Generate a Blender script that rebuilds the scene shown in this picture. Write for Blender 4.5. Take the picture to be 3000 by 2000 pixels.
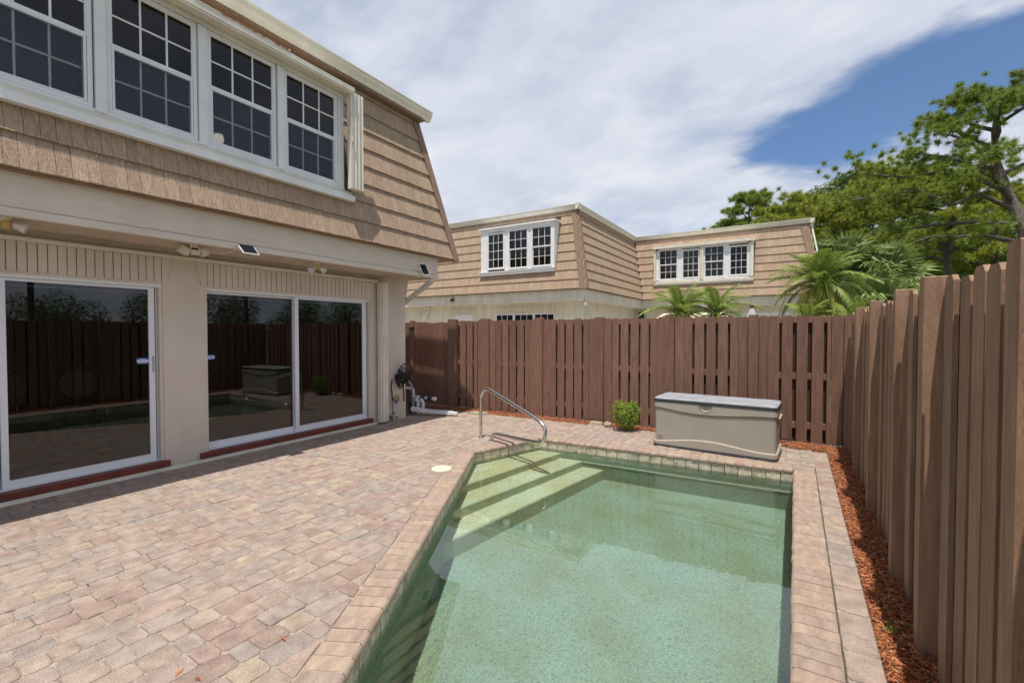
import bpy, bmesh, math, random
from mathutils import Vector, Matrix, noise as mnoise
R = math.radians
sc = bpy.context.scene
for o in list(bpy.data.objects): bpy.data.objects.remove(o, do_unlink=True)
col = sc.collection
rnd = random.Random(7)

# ------------------------------------------------------------------ camera, world, sun, exposure
YAW, PITCH, FPX, CAMH = R(31.85), math.atan(29/1333.3), 1333.3, 1.6
cam = bpy.data.cameras.new('camera'); cam.sensor_width = 36; cam.lens = 16.0
cam.clip_start = 0.05; cam.clip_end = 3000
camo = bpy.data.objects.new('camera', cam); col.objects.link(camo)
camo.location = (0, 0, CAMH); camo.rotation_euler = (math.pi/2 - PITCH, 0, YAW)
sc.camera = camo
SUNV = Vector((0.078, -0.27, 1.0)).normalized()          # towards the sun
sun = bpy.data.lights.new('sun', 'SUN'); sun.energy = 4.6; sun.angle = R(0.53); sun.color = (1, 0.95, 0.87)
sun.cycles.is_caustics_light = True                       # lets the sun through the refracting pool surface
suno = bpy.data.objects.new('sun', sun); col.objects.link(suno)
suno.rotation_euler = SUNV.to_track_quat('Z', 'Y').to_euler(); suno.location = (0, 0, 30)
sc.view_settings.view_transform = 'Standard'; sc.view_settings.look = 'None'
sc.view_settings.gamma = 1.0; sc.view_settings.exposure = 0.3; sc.view_settings.use_curve_mapping = False
sc.render.engine = 'CYCLES'
sc.cycles.use_denoising = True
sc.cycles.max_bounces = 10; sc.cycles.transparent_max_bounces = 16; sc.cycles.glossy_bounces = 4; sc.cycles.transmission_bounces = 8
sc.cycles.sample_clamp_indirect = 6.0

FW = Vector((-math.sin(YAW)*math.cos(PITCH), math.cos(YAW)*math.cos(PITCH), -math.sin(PITCH)))
RT = Vector((math.cos(YAW), math.sin(YAW), 0)); UP = RT.cross(FW)
def proj(p):                                             # picture size of pieces, to rank them
    v = Vector(p) - Vector((0, 0, CAMH)); k = v.dot(FW)
    if k < 0.2: return None
    return 1500 + FPX*v.dot(RT)/k, 1000 - FPX*v.dot(UP)/k, k

world = bpy.data.worlds.new('World'); sc.world = world; world.use_nodes = True
def build_world():
    nt = world.node_tree; N = nt.nodes; L = nt.links; N.clear()
    out = N.new('ShaderNodeOutputWorld'); bg = N.new('ShaderNodeBackground'); bg.inputs[1].default_value = 0.1
    sky = N.new('ShaderNodeTexSky'); sky.sky_type = 'NISHITA'; sky.sun_disc = False
    sky.sun_elevation = math.asin(SUNV.z); sky.sun_rotation = math.atan2(SUNV.x, SUNV.y)
    sky.air_density = 1.0; sky.dust_density = 0.6; sky.ozone_density = 2.5
    tc = N.new('ShaderNodeTexCoord')
    def vm(op, a, b=None):
        n = N.new('ShaderNodeVectorMath'); n.operation = op
        for i, x in enumerate((a, b)):
            if x is None: continue
            if isinstance(x, (tuple, Vector)): n.inputs[i].default_value = tuple(x)
            else: L.new(x, n.inputs[i])
        return n
    def mt(op, a, b=None, c=None, clamp=False):
        n = N.new('ShaderNodeMath'); n.operation = op; n.use_clamp = clamp
        for i, x in enumerate((a, b, c)):
            if x is None: continue
            if isinstance(x, (int, float)): n.inputs[i].default_value = x
            else: L.new(x, n.inputs[i])
        return n.outputs[0]
    d = vm('NORMALIZE', tc.outputs['Generated']).outputs[0]
    sp = N.new('ShaderNodeSeparateXYZ'); L.new(d, sp.inputs[0])
    z = mt('MAXIMUM', sp.outputs[2], 0.0); zz = mt('ADD', z, 0.22)
    u = mt('DIVIDE', sp.outputs[0], zz); v = mt('DIVIDE', sp.outputs[1], zz)
    cb = N.new('ShaderNodeCombineXYZ'); L.new(u, cb.inputs[0]); L.new(v, cb.inputs[1])
    mp = N.new('ShaderNodeMapping'); mp.inputs['Rotation'].default_value = (0, 0, R(35)); mp.inputs['Scale'].default_value = (0.95, 1.35, 1)
    L.new(cb.outputs[0], mp.inputs[0])
    def noise(scale, detail, rough, dist, vec, off):
        n = N.new('ShaderNodeTexNoise'); n.inputs['Scale'].default_value = scale; n.inputs['Detail'].default_value = detail
        n.inputs['Roughness'].default_value = rough; n.inputs['Distortion'].default_value = dist
        L.new(vm('ADD', vec, off).outputs[0], n.inputs['Vector']); return n.outputs[0]
    n1 = noise(1.15, 9, 0.56, 0.35, mp.outputs[0], (3.1, 1.7, 0.4))
    n2 = noise(2.6, 6, 0.55, 0.2, mp.outputs[0], (7.7, 2.2, 3.0))
    # the long clear gap between two cloud banks
    g = (FW*FPX + RT*1390 + UP*790).normalized()
    e1 = (FW*FPX + RT*1500 + UP*900).normalized() - (FW*FPX + RT*850 + UP*640).normalized()
    e1 = (e1 - g*e1.dot(g)).normalized(); e2 = g.cross(e1).normalized()
    a = mt('DIVIDE', vm('DOT_PRODUCT', vm('SUBTRACT', d, g).outputs[0], e1).outputs['Value'], 0.25)
    b = mt('DIVIDE', vm('DOT_PRODUCT', vm('SUBTRACT', d, g).outputs[0], e2).outputs['Value'], 0.072)
    rr = mt('SQRT', mt('ADD', mt('MULTIPLY', a, a), mt('MULTIPLY', b, b)))
    hemi = mt('GREATER_THAN', vm('DOT_PRODUCT', d, g).outputs['Value'], 0.2)
    wob = mt('ADD', rr, mt('MULTIPLY', mt('SUBTRACT', n2, 0.5), 1.9))
    gap = mt('MULTIPLY', mt('SUBTRACT', 1.0, mt('MULTIPLY_ADD', wob, 1.1, -0.5, True), None, True), hemi)
    dens = mt('SUBTRACT', mt('MULTIPLY_ADD', n1, 3.4, -0.9), mt('MULTIPLY', gap, 1.6))
    mr = N.new('ShaderNodeMapRange'); mr.interpolation_type = 'SMOOTHSTEP'
    L.new(dens, mr.inputs[0]); mr.inputs[1].default_value = -0.25; mr.inputs[2].default_value = 1.0
    mr.inputs[3].default_value = 0.04; mr.inputs[4].default_value = 0.97
    cr = N.new('ShaderNodeValToRGB'); L.new(n2, cr.inputs[0])
    cr.color_ramp.elements[0].position = 0.3; cr.color_ramp.elements[0].color = (4.5, 4.95, 6.0, 1)
    cr.color_ramp.elements[1].position = 0.68; cr.color_ramp.elements[1].color = (6.6, 6.85, 7.4, 1)
    tint = N.new('ShaderNodeMix'); tint.data_type = 'RGBA'; tint.blend_type = 'MULTIPLY'; tint.inputs[0].default_value = 1
    L.new(sky.outputs[0], tint.inputs[6]); tint.inputs[7].default_value = (0.68, 0.84, 1.0, 1)
    mx = N.new('ShaderNodeMix'); mx.data_type = 'RGBA'; L.new(mr.outputs[0], mx.inputs[0])
    L.new(tint.outputs[2], mx.inputs[6]); L.new(cr.outputs[0], mx.inputs[7])
    L.new(mx.outputs[2], bg.inputs[0]); L.new(bg.outputs[0], out.inputs[0])
build_world()

# ------------------------------------------------------------------ helpers
def lin(r, g, b):
    f = lambda c: (c/255/12.92) if c/255 <= 0.04045 else ((c/255+0.055)/1.055)**2.4
    return (f(r), f(g), f(b))
class MB:
    def __init__(s): s.v = []; s.f = []; s.m = []
    def add(s, vs, fs, m=0):
        k = len(s.v); s.v += [tuple(p) for p in vs]; s.f += [tuple(i+k for i in f) for f in fs]; s.m += [m]*len(fs); return s
    def box(s, x0, x1, y0, y1, z0, z1, m=0):
        v = [(x, y, z) for x in (x0, x1) for y in (y0, y1) for z in (z0, z1)]
        return s.add(v, [(0,1,3,2),(4,6,7,5),(0,4,5,1),(2,3,7,6),(0,2,6,4),(1,5,7,3)], m)
    def hexa(s, b, t, m=0):                               # bottom quad, top quad (both counter-clockwise from above)
        return s.add(list(b)+list(t), [(3,2,1,0),(4,5,6,7),(0,1,5,4),(1,2,6,5),(2,3,7,6),(3,0,4,7)], m)
    def bar(s, a, b, w, h, upv=(0,0,1), m=0):             # box along a-b, w wide, h along upv
        a = Vector(a); b = Vector(b); d = (b-a).normalized(); x = d.cross(Vector(upv)).normalized(); y = x.cross(d)
        q = [(-w/2,-h/2),(w/2,-h/2),(w/2,h/2),(-w/2,h/2)]
        A = [a+x*i+y*j for i, j in q]; B = [b+x*i+y*j for i, j in q]
        return s.add(A+B, [(3,2,1,0),(4,5,6,7),(0,1,5,4),(1,2,6,5),(2,3,7,6),(3,0,4,7)], m)
    def tube(s, pts, r, n=10, m=0, cap=True):
        pts = [Vector(p) for p in pts]; rs = r if isinstance(r, (list, tuple)) else [r]*len(pts)
        ring = []; prev = None
        for i, p in enumerate(pts):
            t = (pts[min(i+1, len(pts)-1)] - pts[max(i-1, 0)]).normalized()
            if prev is None: x = t.orthogonal().normalized()
            else: x = (prev - t*prev.dot(t)).normalized()
            prev = x; y = t.cross(x)
            ring.append([p + x*math.cos(2*math.pi*k/n)*rs[i] + y*math.sin(2*math.pi*k/n)*rs[i] for k in range(n)])
        vs = [q for rg in ring for q in rg]; fs = []
        for i in range(len(pts)-1):
            for k in range(n): fs.append((i*n+k, i*n+(k+1)%n, (i+1)*n+(k+1)%n, (i+1)*n+k))
        if cap: fs += [tuple(range(n))[::-1], tuple((len(pts)-1)*n+k for k in range(n))]
        return s.add(vs, fs, m)
    def lathe(s, prof, c, axis='Z', n=20, m=0):
        vs = []; fs = []
        for r, h in prof:
            for k in range(n):
                a = 2*math.pi*k/n; x, y = r*math.cos(a), r*math.sin(a)
                p = (x, y, h) if axis == 'Z' else (h, x, y) if axis == 'X' else (y, h, x)
                vs.append((c[0]+p[0], c[1]+p[1], c[2]+p[2]))
        for i in range(len(prof)-1):
            for k in range(n): fs.append((i*n+k, i*n+(k+1)%n, (i+1)*n+(k+1)%n, (i+1)*n+k))
        fs += [tuple(range(n))[::-1], tuple((len(prof)-1)*n+k for k in range(n))]
        return s.add(vs, fs, m)
    def prism(s, poly, z0, z1, m=0):
        n = len(poly); vs = [(x, y, z0) for x, y in poly]+[(x, y, z1) for x, y in poly]
        return s.add(vs, [tuple(range(n))[::-1], tuple(range(n, 2*n))]+[(i, (i+1)%n, n+(i+1)%n, n+i) for i in range(n)], m)
    def fbox(s, F, u0, u1, z0, z1, d0, d1, m=0):          # box in a facade frame
        v = [F.P(u, z, d) for u in (u0, u1) for d in (d0, d1) for z in (z0, z1)]
        return s.add(v, [(0,1,3,2),(4,6,7,5),(0,4,5,1),(2,3,7,6),(0,2,6,4),(1,5,7,3)], m)
    def mesh(s, name, mats, smooth=False):
        me = bpy.data.meshes.new(name); me.from_pydata(s.v, [], s.f)
        for mm in (mats if isinstance(mats, (list, tuple)) else [mats]): me.materials.append(mm)
        if max(s.m, default=0) > 0: me.polygons.foreach_set('material_index', s.m)
        if smooth: me.shade_smooth()
        bm = bmesh.new(); bm.from_mesh(me); bmesh.ops.recalc_face_normals(bm, faces=bm.faces); bm.to_mesh(me); bm.free()
        me.update(); return me
    def build(s, name, mats, parent=None, smooth=False):
        return link(name, s.mesh(name, mats, smooth), parent)
class Face:                                               # facade frame: u along the wall, d outwards
    def __init__(s, o, U, N): s.o = Vector(o); s.U = Vector(U); s.N = Vector(N)
    def P(s, u, z, d=0): return s.o + s.U*u + s.N*d + Vector((0, 0, z))
def link(name, data, parent=None):
    o = bpy.data.objects.new(name, data); col.objects.link(o)
    if parent is not None:
        o.parent = parent
        w = Vector(parent.get('_w', (0, 0, 0))) if parent.parent is None else Vector((0, 0, 0))
        if parent.parent is None: o.matrix_parent_inverse = Matrix.Translation(-parent.location)
    return o
def tag(o, label=None, cat=None, group=None, kind=None):
    for k, v in (('label', label), ('category', cat), ('group', group), ('kind', kind)):
        if v: o[k] = v
    return o
def thing(name, loc, label, cat, group=None):
    o = bpy.data.objects.new(name, None); col.objects.link(o); o.location = loc; o.empty_display_size = 0.2
    return tag(o, label, cat, group)
def copy_tree(o, loc, rz=0, parent=None, **kw):
    c = o.copy(); col.objects.link(c)
    if parent is None: c.location = loc; c.rotation_euler.z += rz
    else: c.parent = parent
    for ch in list(o.children): copy_tree(ch, None, 0, c)
    if kw: tag(c, **kw)
    return c

# ------------------------------------------------------------------ materials
def newmat(name):
    m = bpy.data.materials.new(name); m.use_nodes = True; nt = m.node_tree
    return m, nt.nodes, nt.links, nt.nodes['Principled BSDF']
def surf(name, c1, c2=None, scale=8, rough=0.7, bump=0.0, bscale=60, stretch=(1,1,1), metal=0.0, rand=None, randcols=None,
         detail=5, contrast=(0.35, 0.65), coord='Position', spec=0.5, streak=None, randamt=0.25, fine=None):
    """noise-mixed colour, optional per-piece colour, relief"""
    m, N, L, B = newmat(name)
    B.inputs['Roughness'].default_value = rough; B.inputs['Metallic'].default_value = metal
    B.inputs['Specular IOR Level'].default_value = spec
    if coord == 'Position': g = N.new('ShaderNodeNewGeometry'); vec = g.outputs['Position']
    else: g = N.new('ShaderNodeTexCoord'); vec = g.outputs['Object']
    rv = None
    if rand:
        if rand == 'object': rv = N.new('ShaderNodeObjectInfo').outputs['Random']
        else: rv = N.new('ShaderNodeNewGeometry').outputs['Random Per Island']
    if coord != 'Position' and rv is not None:
        ad = N.new('ShaderNodeVectorMath'); ad.operation = 'ADD'; L.new(vec, ad.inputs[0])
        ml = N.new('ShaderNodeMath'); ml.operation = 'MULTIPLY'; L.new(rv, ml.inputs[0]); ml.inputs[1].default_value = 37.0
        L.new(ml.outputs[0], ad.inputs[1]); vec = ad.outputs[0]
    mp = N.new('ShaderNodeMapping'); mp.inputs['Scale'].default_value = stretch; L.new(vec, mp.inputs[0])
    n = N.new('ShaderNodeTexNoise'); n.inputs['Scale'].default_value = scale; n.inputs['Detail'].default_value = detail; L.new(mp.outputs[0], n.inputs['Vector'])
    cr = N.new('ShaderNodeValToRGB'); L.new(n.outputs[0], cr.inputs[0])
    e = cr.color_ramp.elements; e[0].position, e[1].position = contrast; e[0].color = (*c1, 1); e[1].color = (*(c2 or c1), 1)
    colr = cr.outputs[0]
    def mix(bt, fac, a, b):
        x = N.new('ShaderNodeMix'); x.data_type = 'RGBA'; x.blend_type = bt
        if isinstance(fac, float): x.inputs[0].default_value = fac
        else: L.new(fac, x.inputs[0])
        L.new(a, x.inputs[6])
        if isinstance(b, tuple): x.inputs[7].default_value = b
        else: L.new(b, x.inputs[7])
        return x.outputs[2]
    if randcols:
        r2 = N.new('ShaderNodeValToRGB'); L.new(rv, r2.inputs[0]); r2.color_ramp.interpolation = 'CONSTANT'
        el = r2.color_ramp.elements
        while len(el) < len(randcols): el.new(0.5)
        for i, c in enumerate(randcols): el[i].position = i/len(randcols); el[i].color = (*c, 1)
        colr = mix('MULTIPLY', 1.0, r2.outputs[0], colr)
    elif rv is not None:
        mr = N.new('ShaderNodeMapRange'); L.new(rv, mr.inputs[0]); mr.inputs[3].default_value = 1-randamt; mr.inputs[4].default_value = 1+randamt
        cb = N.new('ShaderNodeCombineColor'); [L.new(mr.outputs[0], cb.inputs[i]) for i in range(3)]
        colr = mix('MULTIPLY', 1.0, colr, cb.outputs[0])
    if fine:                                              # fine speckle
        fs, fa = fine
        n3 = N.new('ShaderNodeTexNoise'); n3.inputs['Scale'].default_value = fs; n3.inputs['Detail'].default_value = 2; L.new(vec, n3.inputs['Vector'])
        mr = N.new('ShaderNodeMapRange'); L.new(n3.outputs[0], mr.inputs[0]); mr.inputs[1].default_value = 0.3; mr.inputs[2].default_value = 0.7
        mr.inputs[3].default_value = 1-fa; mr.inputs[4].default_value = 1+fa
        cb = N.new('ShaderNodeCombineColor'); [L.new(mr.outputs[0], cb.inputs[i]) for i in range(3)]
        colr = mix('MULTIPLY', 1.0, colr, cb.outputs[0])
    if streak:                                            # long vertical dirt
        sv, sa, sc_ = streak
        mp2 = N.new('ShaderNodeMapping'); mp2.inputs['Scale'].default_value = sv; L.new(vec, mp2.inputs[0])
        n2 = N.new('ShaderNodeTexNoise'); n2.inputs['Scale'].default_value = sc_; n2.inputs['Detail'].default_value = 6; L.new(mp2.outputs[0], n2.inputs['Vector'])
        mr = N.new('ShaderNodeMapRange'); L.new(n2.outputs[0], mr.inputs[0]); mr.inputs[1].default_value = 0.35; mr.inputs[2].default_value = 0.7
        mr.inputs[3].default_value = 1-sa; mr.inputs[4].default_value = 1+sa*0.4
        cb = N.new('ShaderNodeCombineColor'); [L.new(mr.outputs[0], cb.inputs[i]) for i in range(3)]
        colr = mix('MULTIPLY', 1.0, colr, cb.outputs[0])
    L.new(colr, B.inputs['Base Color'])
    if bump:
        b = N.new('ShaderNodeBump'); b.inputs['Strength'].default_value = bump; b.inputs['Distance'].default_value = 0.01
        nb = N.new('ShaderNodeTexNoise'); nb.inputs['Scale'].default_value = bscale; nb.inputs['Detail'].default_value = 4; L.new(mp.outputs[0], nb.inputs['Vector'])
        L.new(nb.outputs[0], b.inputs['Height']); L.new(b.outputs[0], B.inputs['Normal'])
    return m
def leafmat(name, c1, c2, trans=0.3):
    m, N, L, B = newmat(name)
    rv = N.new('ShaderNodeNewGeometry').outputs['Random Per Island']
    cr = N.new('ShaderNodeValToRGB'); L.new(rv, cr.inputs[0]); e = cr.color_ramp.elements
    e[0].color = (*c1, 1); e[1].color = (*c2, 1)
    L.new(cr.outputs[0], B.inputs['Base Color']); B.inputs['Roughness'].default_value = 0.5; B.inputs['Specular IOR Level'].default_value = 0.35
    t = N.new('ShaderNodeBsdfTranslucent'); L.new(cr.outputs[0], t.inputs[0])
    mx = N.new('ShaderNodeMixShader'); mx.inputs[0].default_value = trans
    L.new(B.outputs[0], mx.inputs[1]); L.new(t.outputs[0], mx.inputs[2]); L.new(mx.outputs[0], N['Material Output'].inputs[0])
    return m
def glassmat(name, tint, ior=1.5, rough=0.0):
    m, N, L, B = newmat(name); N.remove(B)
    f = N.new('ShaderNodeFresnel'); f.inputs[0].default_value = ior
    t = N.new('ShaderNodeBsdfTransparent'); t.inputs[0].default_value = (*tint, 1)
    g = N.new('ShaderNodeBsdfGlossy'); g.inputs['Roughness'].default_value = rough
    mx = N.new('ShaderNodeMixShader'); L.new(f.outputs[0], mx.inputs[0]); L.new(t.outputs[0], mx.inputs[1]); L.new(g.outputs[0], mx.inputs[2])
    L.new(mx.outputs[0], N['Material Output'].inputs[0]); return m
PAVE = [(0.375,0.285,0.24),(0.385,0.30,0.245),(0.345,0.285,0.245),(0.405,0.325,0.25),(0.335,0.245,0.205),(0.38,0.295,0.245),(0.335,0.28,0.245),(0.395,0.31,0.25),(0.355,0.26,0.22),(0.375,0.295,0.25),(0.365,0.29,0.245),(0.385,0.29,0.24)]
M = {}
M['paver'] = surf('paver_concrete', (0.70,0.68,0.67), (1.08,1.08,1.07), scale=11, rough=0.85, bump=0.9, bscale=150, coord='Object', rand='object', randcols=PAVE, contrast=(0.3,0.7), spec=0.3, fine=(150, 0.22))
M['paver_far'] = surf('paver_concrete_far', (0.70,0.68,0.67), (1.08,1.08,1.07), scale=11, rough=0.85, bump=0.9, bscale=150, rand='island', randcols=PAVE, contrast=(0.3,0.7), spec=0.3, fine=(150, 0.22))
M['coping'] = surf('coping_concrete', (0.70,0.66,0.63), (1.05,1.03,0.97), scale=9, rough=0.8, bump=0.4, bscale=240, coord='Object', rand='object', stretch=(0.6,2.2,1),
    randcols=[(0.375,0.285,0.235),(0.385,0.295,0.24),(0.355,0.275,0.235),(0.39,0.305,0.24),(0.365,0.27,0.225),(0.345,0.27,0.23)], contrast=(0.3,0.7), spec=0.3, fine=(150, 0.18))
M['joint'] = surf('joint_sand', (0.17,0.135,0.11), (0.34,0.28,0.23), scale=5, rough=0.95, contrast=(0.34,0.52))
M['grout'] = surf('coping_grout', (0.34,0.29,0.24), (0.42,0.36,0.30), scale=30, rough=0.95)
M['tile'] = surf('waterline_stone_tile', (0.27,0.23,0.155), (0.54,0.475,0.36), scale=14, rough=0.55, bump=0.25, bscale=120, coord='Object', rand='object', randamt=0.14, fine=(90, 0.2), contrast=(0.3, 0.62))
M['tile_joint'] = surf('tile_joint', (0.05,0.04,0.025), (0.09,0.07,0.045), scale=20, rough=0.9)
def pebble(name, cols):
    m, N, L, B = newmat(name)
    g = N.new('ShaderNodeNewGeometry')
    v = N.new('ShaderNodeTexVoronoi'); v.inputs['Scale'].default_value = 125; L.new(g.outputs['Position'], v.inputs['Vector'])
    sp = N.new('ShaderNodeSeparateColor'); L.new(v.outputs['Color'], sp.inputs[0])
    cr = N.new('ShaderNodeValToRGB'); cr.color_ramp.interpolation = 'CONSTANT'; L.new(sp.outputs[0], cr.inputs[0]); e = cr.color_ramp.elements
    while len(e) < len(cols): e.new(0.5)
    for i, (p, c) in enumerate(cols): e[i].position = p; e[i].color = (*c, 1)
    n = N.new('ShaderNodeTexNoise'); n.inputs['Scale'].default_value = 1.7; n.inputs['Detail'].default_value = 6; L.new(g.outputs['Position'], n.inputs['Vector'])
    r2 = N.new('ShaderNodeValToRGB'); L.new(n.outputs[0], r2.inputs[0]); q = r2.color_ramp.elements
    q[0].position = 0.36; q[0].color = (0.92,0.86,0.70,1); q[1].position = 0.62; q[1].color = (1.0,1.06,1.08,1)
    x = N.new('ShaderNodeMix'); x.data_type = 'RGBA'; x.blend_type = 'MULTIPLY'; x.inputs[0].default_value = 1
    L.new(cr.outputs[0], x.inputs[6]); L.new(r2.outputs[0], x.inputs[7]); L.new(x.outputs[2], B.inputs['Base Color']); B.inputs['Roughness'].default_value = 0.9
    return m
M['pebble'] = pebble('pebble_plaster', [(0,(0.25,0.345,0.27)),(0.50,(0.305,0.41,0.325)),(0.76,(0.18,0.265,0.225)),(0.93,(0.09,0.165,0.175))])
M['pebble_step'] = pebble('pebble_plaster_shallow', [(0,(0.55,0.585,0.45)),(0.50,(0.62,0.655,0.51)),(0.78,(0.44,0.46,0.32)),(0.93,(0.28,0.32,0.22))])  # yellower, paler copy: the shallow-water tint is put into the step colour
def watermat():
    m, N, L, B = newmat('pool_water'); N.remove(B)
    g = N.new('ShaderNodeBsdfRefraction'); g.inputs['Roughness'].default_value = 0; g.inputs['IOR'].default_value = 1.34; g.inputs['Color'].default_value = (0.93,0.98,0.95,1); gl = N.new('ShaderNodeBsdfGlossy'); gl.inputs['Roughness'].default_value = 0; fr = N.new('ShaderNodeFresnel'); fr.inputs[0].default_value = 2.2; ms = N.new('ShaderNodeMixShader')
    p = N.new('ShaderNodeNewGeometry'); n = N.new('ShaderNodeTexNoise'); n.inputs['Scale'].default_value = 9; n.inputs['Detail'].default_value = 2; L.new(p.outputs['Position'], n.inputs['Vector'])
    b = N.new('ShaderNodeBump'); b.inputs['Strength'].default_value = 0.02; b.inputs['Distance'].default_value = 0.01; L.new(n.outputs[0], b.inputs['Height']); [L.new(b.outputs[0], q.inputs['Normal']) for q in (gl, fr)]
    L.new(fr.outputs[0], ms.inputs[0]); L.new(g.outputs[0], ms.inputs[1]); L.new(gl.outputs[0], ms.inputs[2]); L.new(ms.outputs[0], N['Material Output'].inputs[0]); return m
M['water'] = watermat()
M['stucco'] = surf('cream_stucco', (0.61,0.53,0.445), (0.66,0.58,0.49), scale=3, rough=0.9, bump=0.35, bscale=55, contrast=(0.3,0.7), streak=((1,1,0.15), 0.08, 3))
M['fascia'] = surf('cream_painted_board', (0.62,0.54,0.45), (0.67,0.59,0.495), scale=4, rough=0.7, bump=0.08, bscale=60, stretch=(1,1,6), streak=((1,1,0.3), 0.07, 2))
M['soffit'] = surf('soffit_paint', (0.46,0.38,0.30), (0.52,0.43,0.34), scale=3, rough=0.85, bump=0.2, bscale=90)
M['stucco2'] = surf('pale_stucco', (0.68,0.645,0.54), (0.74,0.70,0.59), scale=1.5, rough=0.9, bump=0.2, bscale=40, streak=((2,2,0.2), 0.14, 2))
SH = dict(c1=(0.31,0.22,0.152), c2=(0.475,0.348,0.248), scale=15, rough=0.92, bump=0.9, bscale=48, stretch=(5,5,0.6), contrast=(0.3,0.7), spec=0.2)
M['shingle'] = surf('cement_shingle', coord='Object', rand='object', randamt=0.09, fine=(110, 0.2), **SH)
M['shingle_far'] = surf('cement_shingle_far', rand='island', randamt=0.09, fine=(110, 0.2), **SH)
M['mansard'] = surf('mansard_underlay', (0.10,0.07,0.05), (0.14,0.10,0.07), scale=10, rough=0.9)
M['trim'] = surf('brown_trim_paint', (0.20,0.125,0.08), (0.25,0.16,0.105), scale=6, rough=0.7, stretch=(2,2,0.4), bump=0.1)
M['gutter'] = surf('gutter_cream', (0.72,0.68,0.57), (0.80,0.76,0.65), scale=5, rough=0.45, streak=((1,1,0.4), 0.07, 3))
M['white'] = surf('white_paint', (0.74,0.74,0.74), (0.80,0.80,0.79), scale=5, rough=0.5, streak=((1,1,0.2), 0.06, 3))
M['alu'] = surf('mill_aluminium_white', (0.66,0.68,0.71), (0.74,0.76,0.79), scale=40, rough=0.45, contrast=(0.3,0.7))
M['beige'] = surf('beige_shutter_metal', (0.70,0.65,0.54), (0.77,0.72,0.61), scale=6, rough=0.45, streak=((1,1,0.2), 0.12, 3))
M['rust'] = surf('rusty_track', (0.40,0.16,0.05), (0.66,0.60,0.48), scale=9, rough=0.6, contrast=(0.42,0.55))
M['redpaint'] = surf('oxblood_paint', (0.125,0.022,0.014), (0.17,0.035,0.02), scale=9, rough=0.4, bump=0.1, streak=((0.3,0.3,1), 0.2, 6))
M['glass'] = glassmat('window_glass', (0.32,0.34,0.36))
M['clearglass'] = glassmat('clear_window_glass', (0.75,0.77,0.78))
M['doorglass'] = glassmat('door_glass', (0.42,0.43,0.43), ior=1.8)
def screenmat():
    m, N, L, B = newmat('insect_screen'); B.inputs['Base Color'].default_value = (0.075,0.088,0.125,1); B.inputs['Roughness'].default_value = 0.8
    g = N.new('ShaderNodeNewGeometry'); mp = N.new('ShaderNodeMapping'); mp.inputs['Scale'].default_value = (1,1,0.12); L.new(g.outputs['Position'], mp.inputs[0])
    n = N.new('ShaderNodeTexNoise'); n.inputs['Scale'].default_value = 160; L.new(mp.outputs[0], n.inputs['Vector'])
    mp2 = N.new('ShaderNodeMapping'); mp2.inputs['Scale'].default_value = (0.1,0.1,1); L.new(g.outputs['Position'], mp2.inputs[0])
    n2 = N.new('ShaderNodeTexNoise'); n2.inputs['Scale'].default_value = 160; L.new(mp2.outputs[0], n2.inputs['Vector'])
    a = N.new('ShaderNodeMath'); a.operation = 'MULTIPLY'; L.new(n.outputs[0], a.inputs[0]); L.new(n2.outputs[0], a.inputs[1])
    r = N.new('ShaderNodeMapRange'); L.new(a.outputs[0], r.inputs[0]); r.inputs[1].default_value = 0.12; r.inputs[2].default_value = 0.42; r.inputs[3].default_value = 0.30; r.inputs[4].default_value = 0.66
    t = N.new('ShaderNodeBsdfTransparent'); mx = N.new('ShaderNodeMixShader'); L.new(r.outputs[0], mx.inputs[0]); L.new(t.outputs[0], mx.inputs[1]); L.new(B.outputs[0], mx.inputs[2])
    L.new(mx.outputs[0], N['Material Output'].inputs[0]); return m
M['screen'] = screenmat()
WD = dict(scale=5, rough=0.75, bump=0.45, bscale=40, stretch=(6,6,0.7), contrast=(0.3,0.72), spec=0.25)
M['fence'] = surf('brown_stained_wood', (0.185,0.10,0.07), (0.26,0.146,0.104), coord='Object', rand='object', randamt=0.10, streak=((9,9,0.6), 0.16, 5), fine=(70, 0.08), **WD)
M['fence_shaded'] = surf('brown_stained_wood_shaded', (0.05,0.03,0.02), (0.08,0.045,0.03), **WD)  # darkened copy of the fence wood: shade behind the boards is in its colour
M['interior'] = surf('interior_plaster', (0.22,0.20,0.18), (0.26,0.235,0.21), scale=2, rough=0.9)
M['dimroom'] = surf('dim_room_plaster', (0.04,0.048,0.075), (0.055,0.064,0.095), scale=2, rough=0.9)  # room dimness and a blue sky cast are put into this plaster colour
M['floorint'] = surf('interior_floor', (0.13,0.10,0.075), (0.17,0.13,0.10), scale=4, rough=0.5)
M['darkwood'] = surf('dark_chair_wood', (0.03,0.018,0.012), (0.05,0.03,0.02), scale=8, rough=0.4)
M['upholstery'] = surf('chair_upholstery', (0.26,0.245,0.22), (0.30,0.285,0.26), scale=20, rough=0.9)
M['black'] = surf('black_iron', (0.012,0.012,0.013), (0.02,0.02,0.02), scale=20, rough=0.5)
M['rubber'] = surf('black_rubber', (0.010,0.010,0.011), (0.016,0.016,0.017), scale=20, rough=0.6)
M['solar'] = surf('solar_cells', (0.008,0.009,0.014), (0.012,0.013,0.02), scale=30, rough=0.45, spec=0.12)
M['steel'] = surf('polished_stainless', (0.60,0.585,0.56), (0.66,0.645,0.62), scale=15, rough=0.20, metal=1.0, stretch=(1,1,1))
M['pvc'] = surf('white_pvc', (0.66,0.66,0.64), (0.76,0.76,0.74), scale=8, rough=0.4, streak=((1,1,1), 0.1, 6))
M['greypvc'] = surf('grey_conduit', (0.30,0.32,0.34), (0.36,0.38,0.40), scale=8, rough=0.5)
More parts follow.
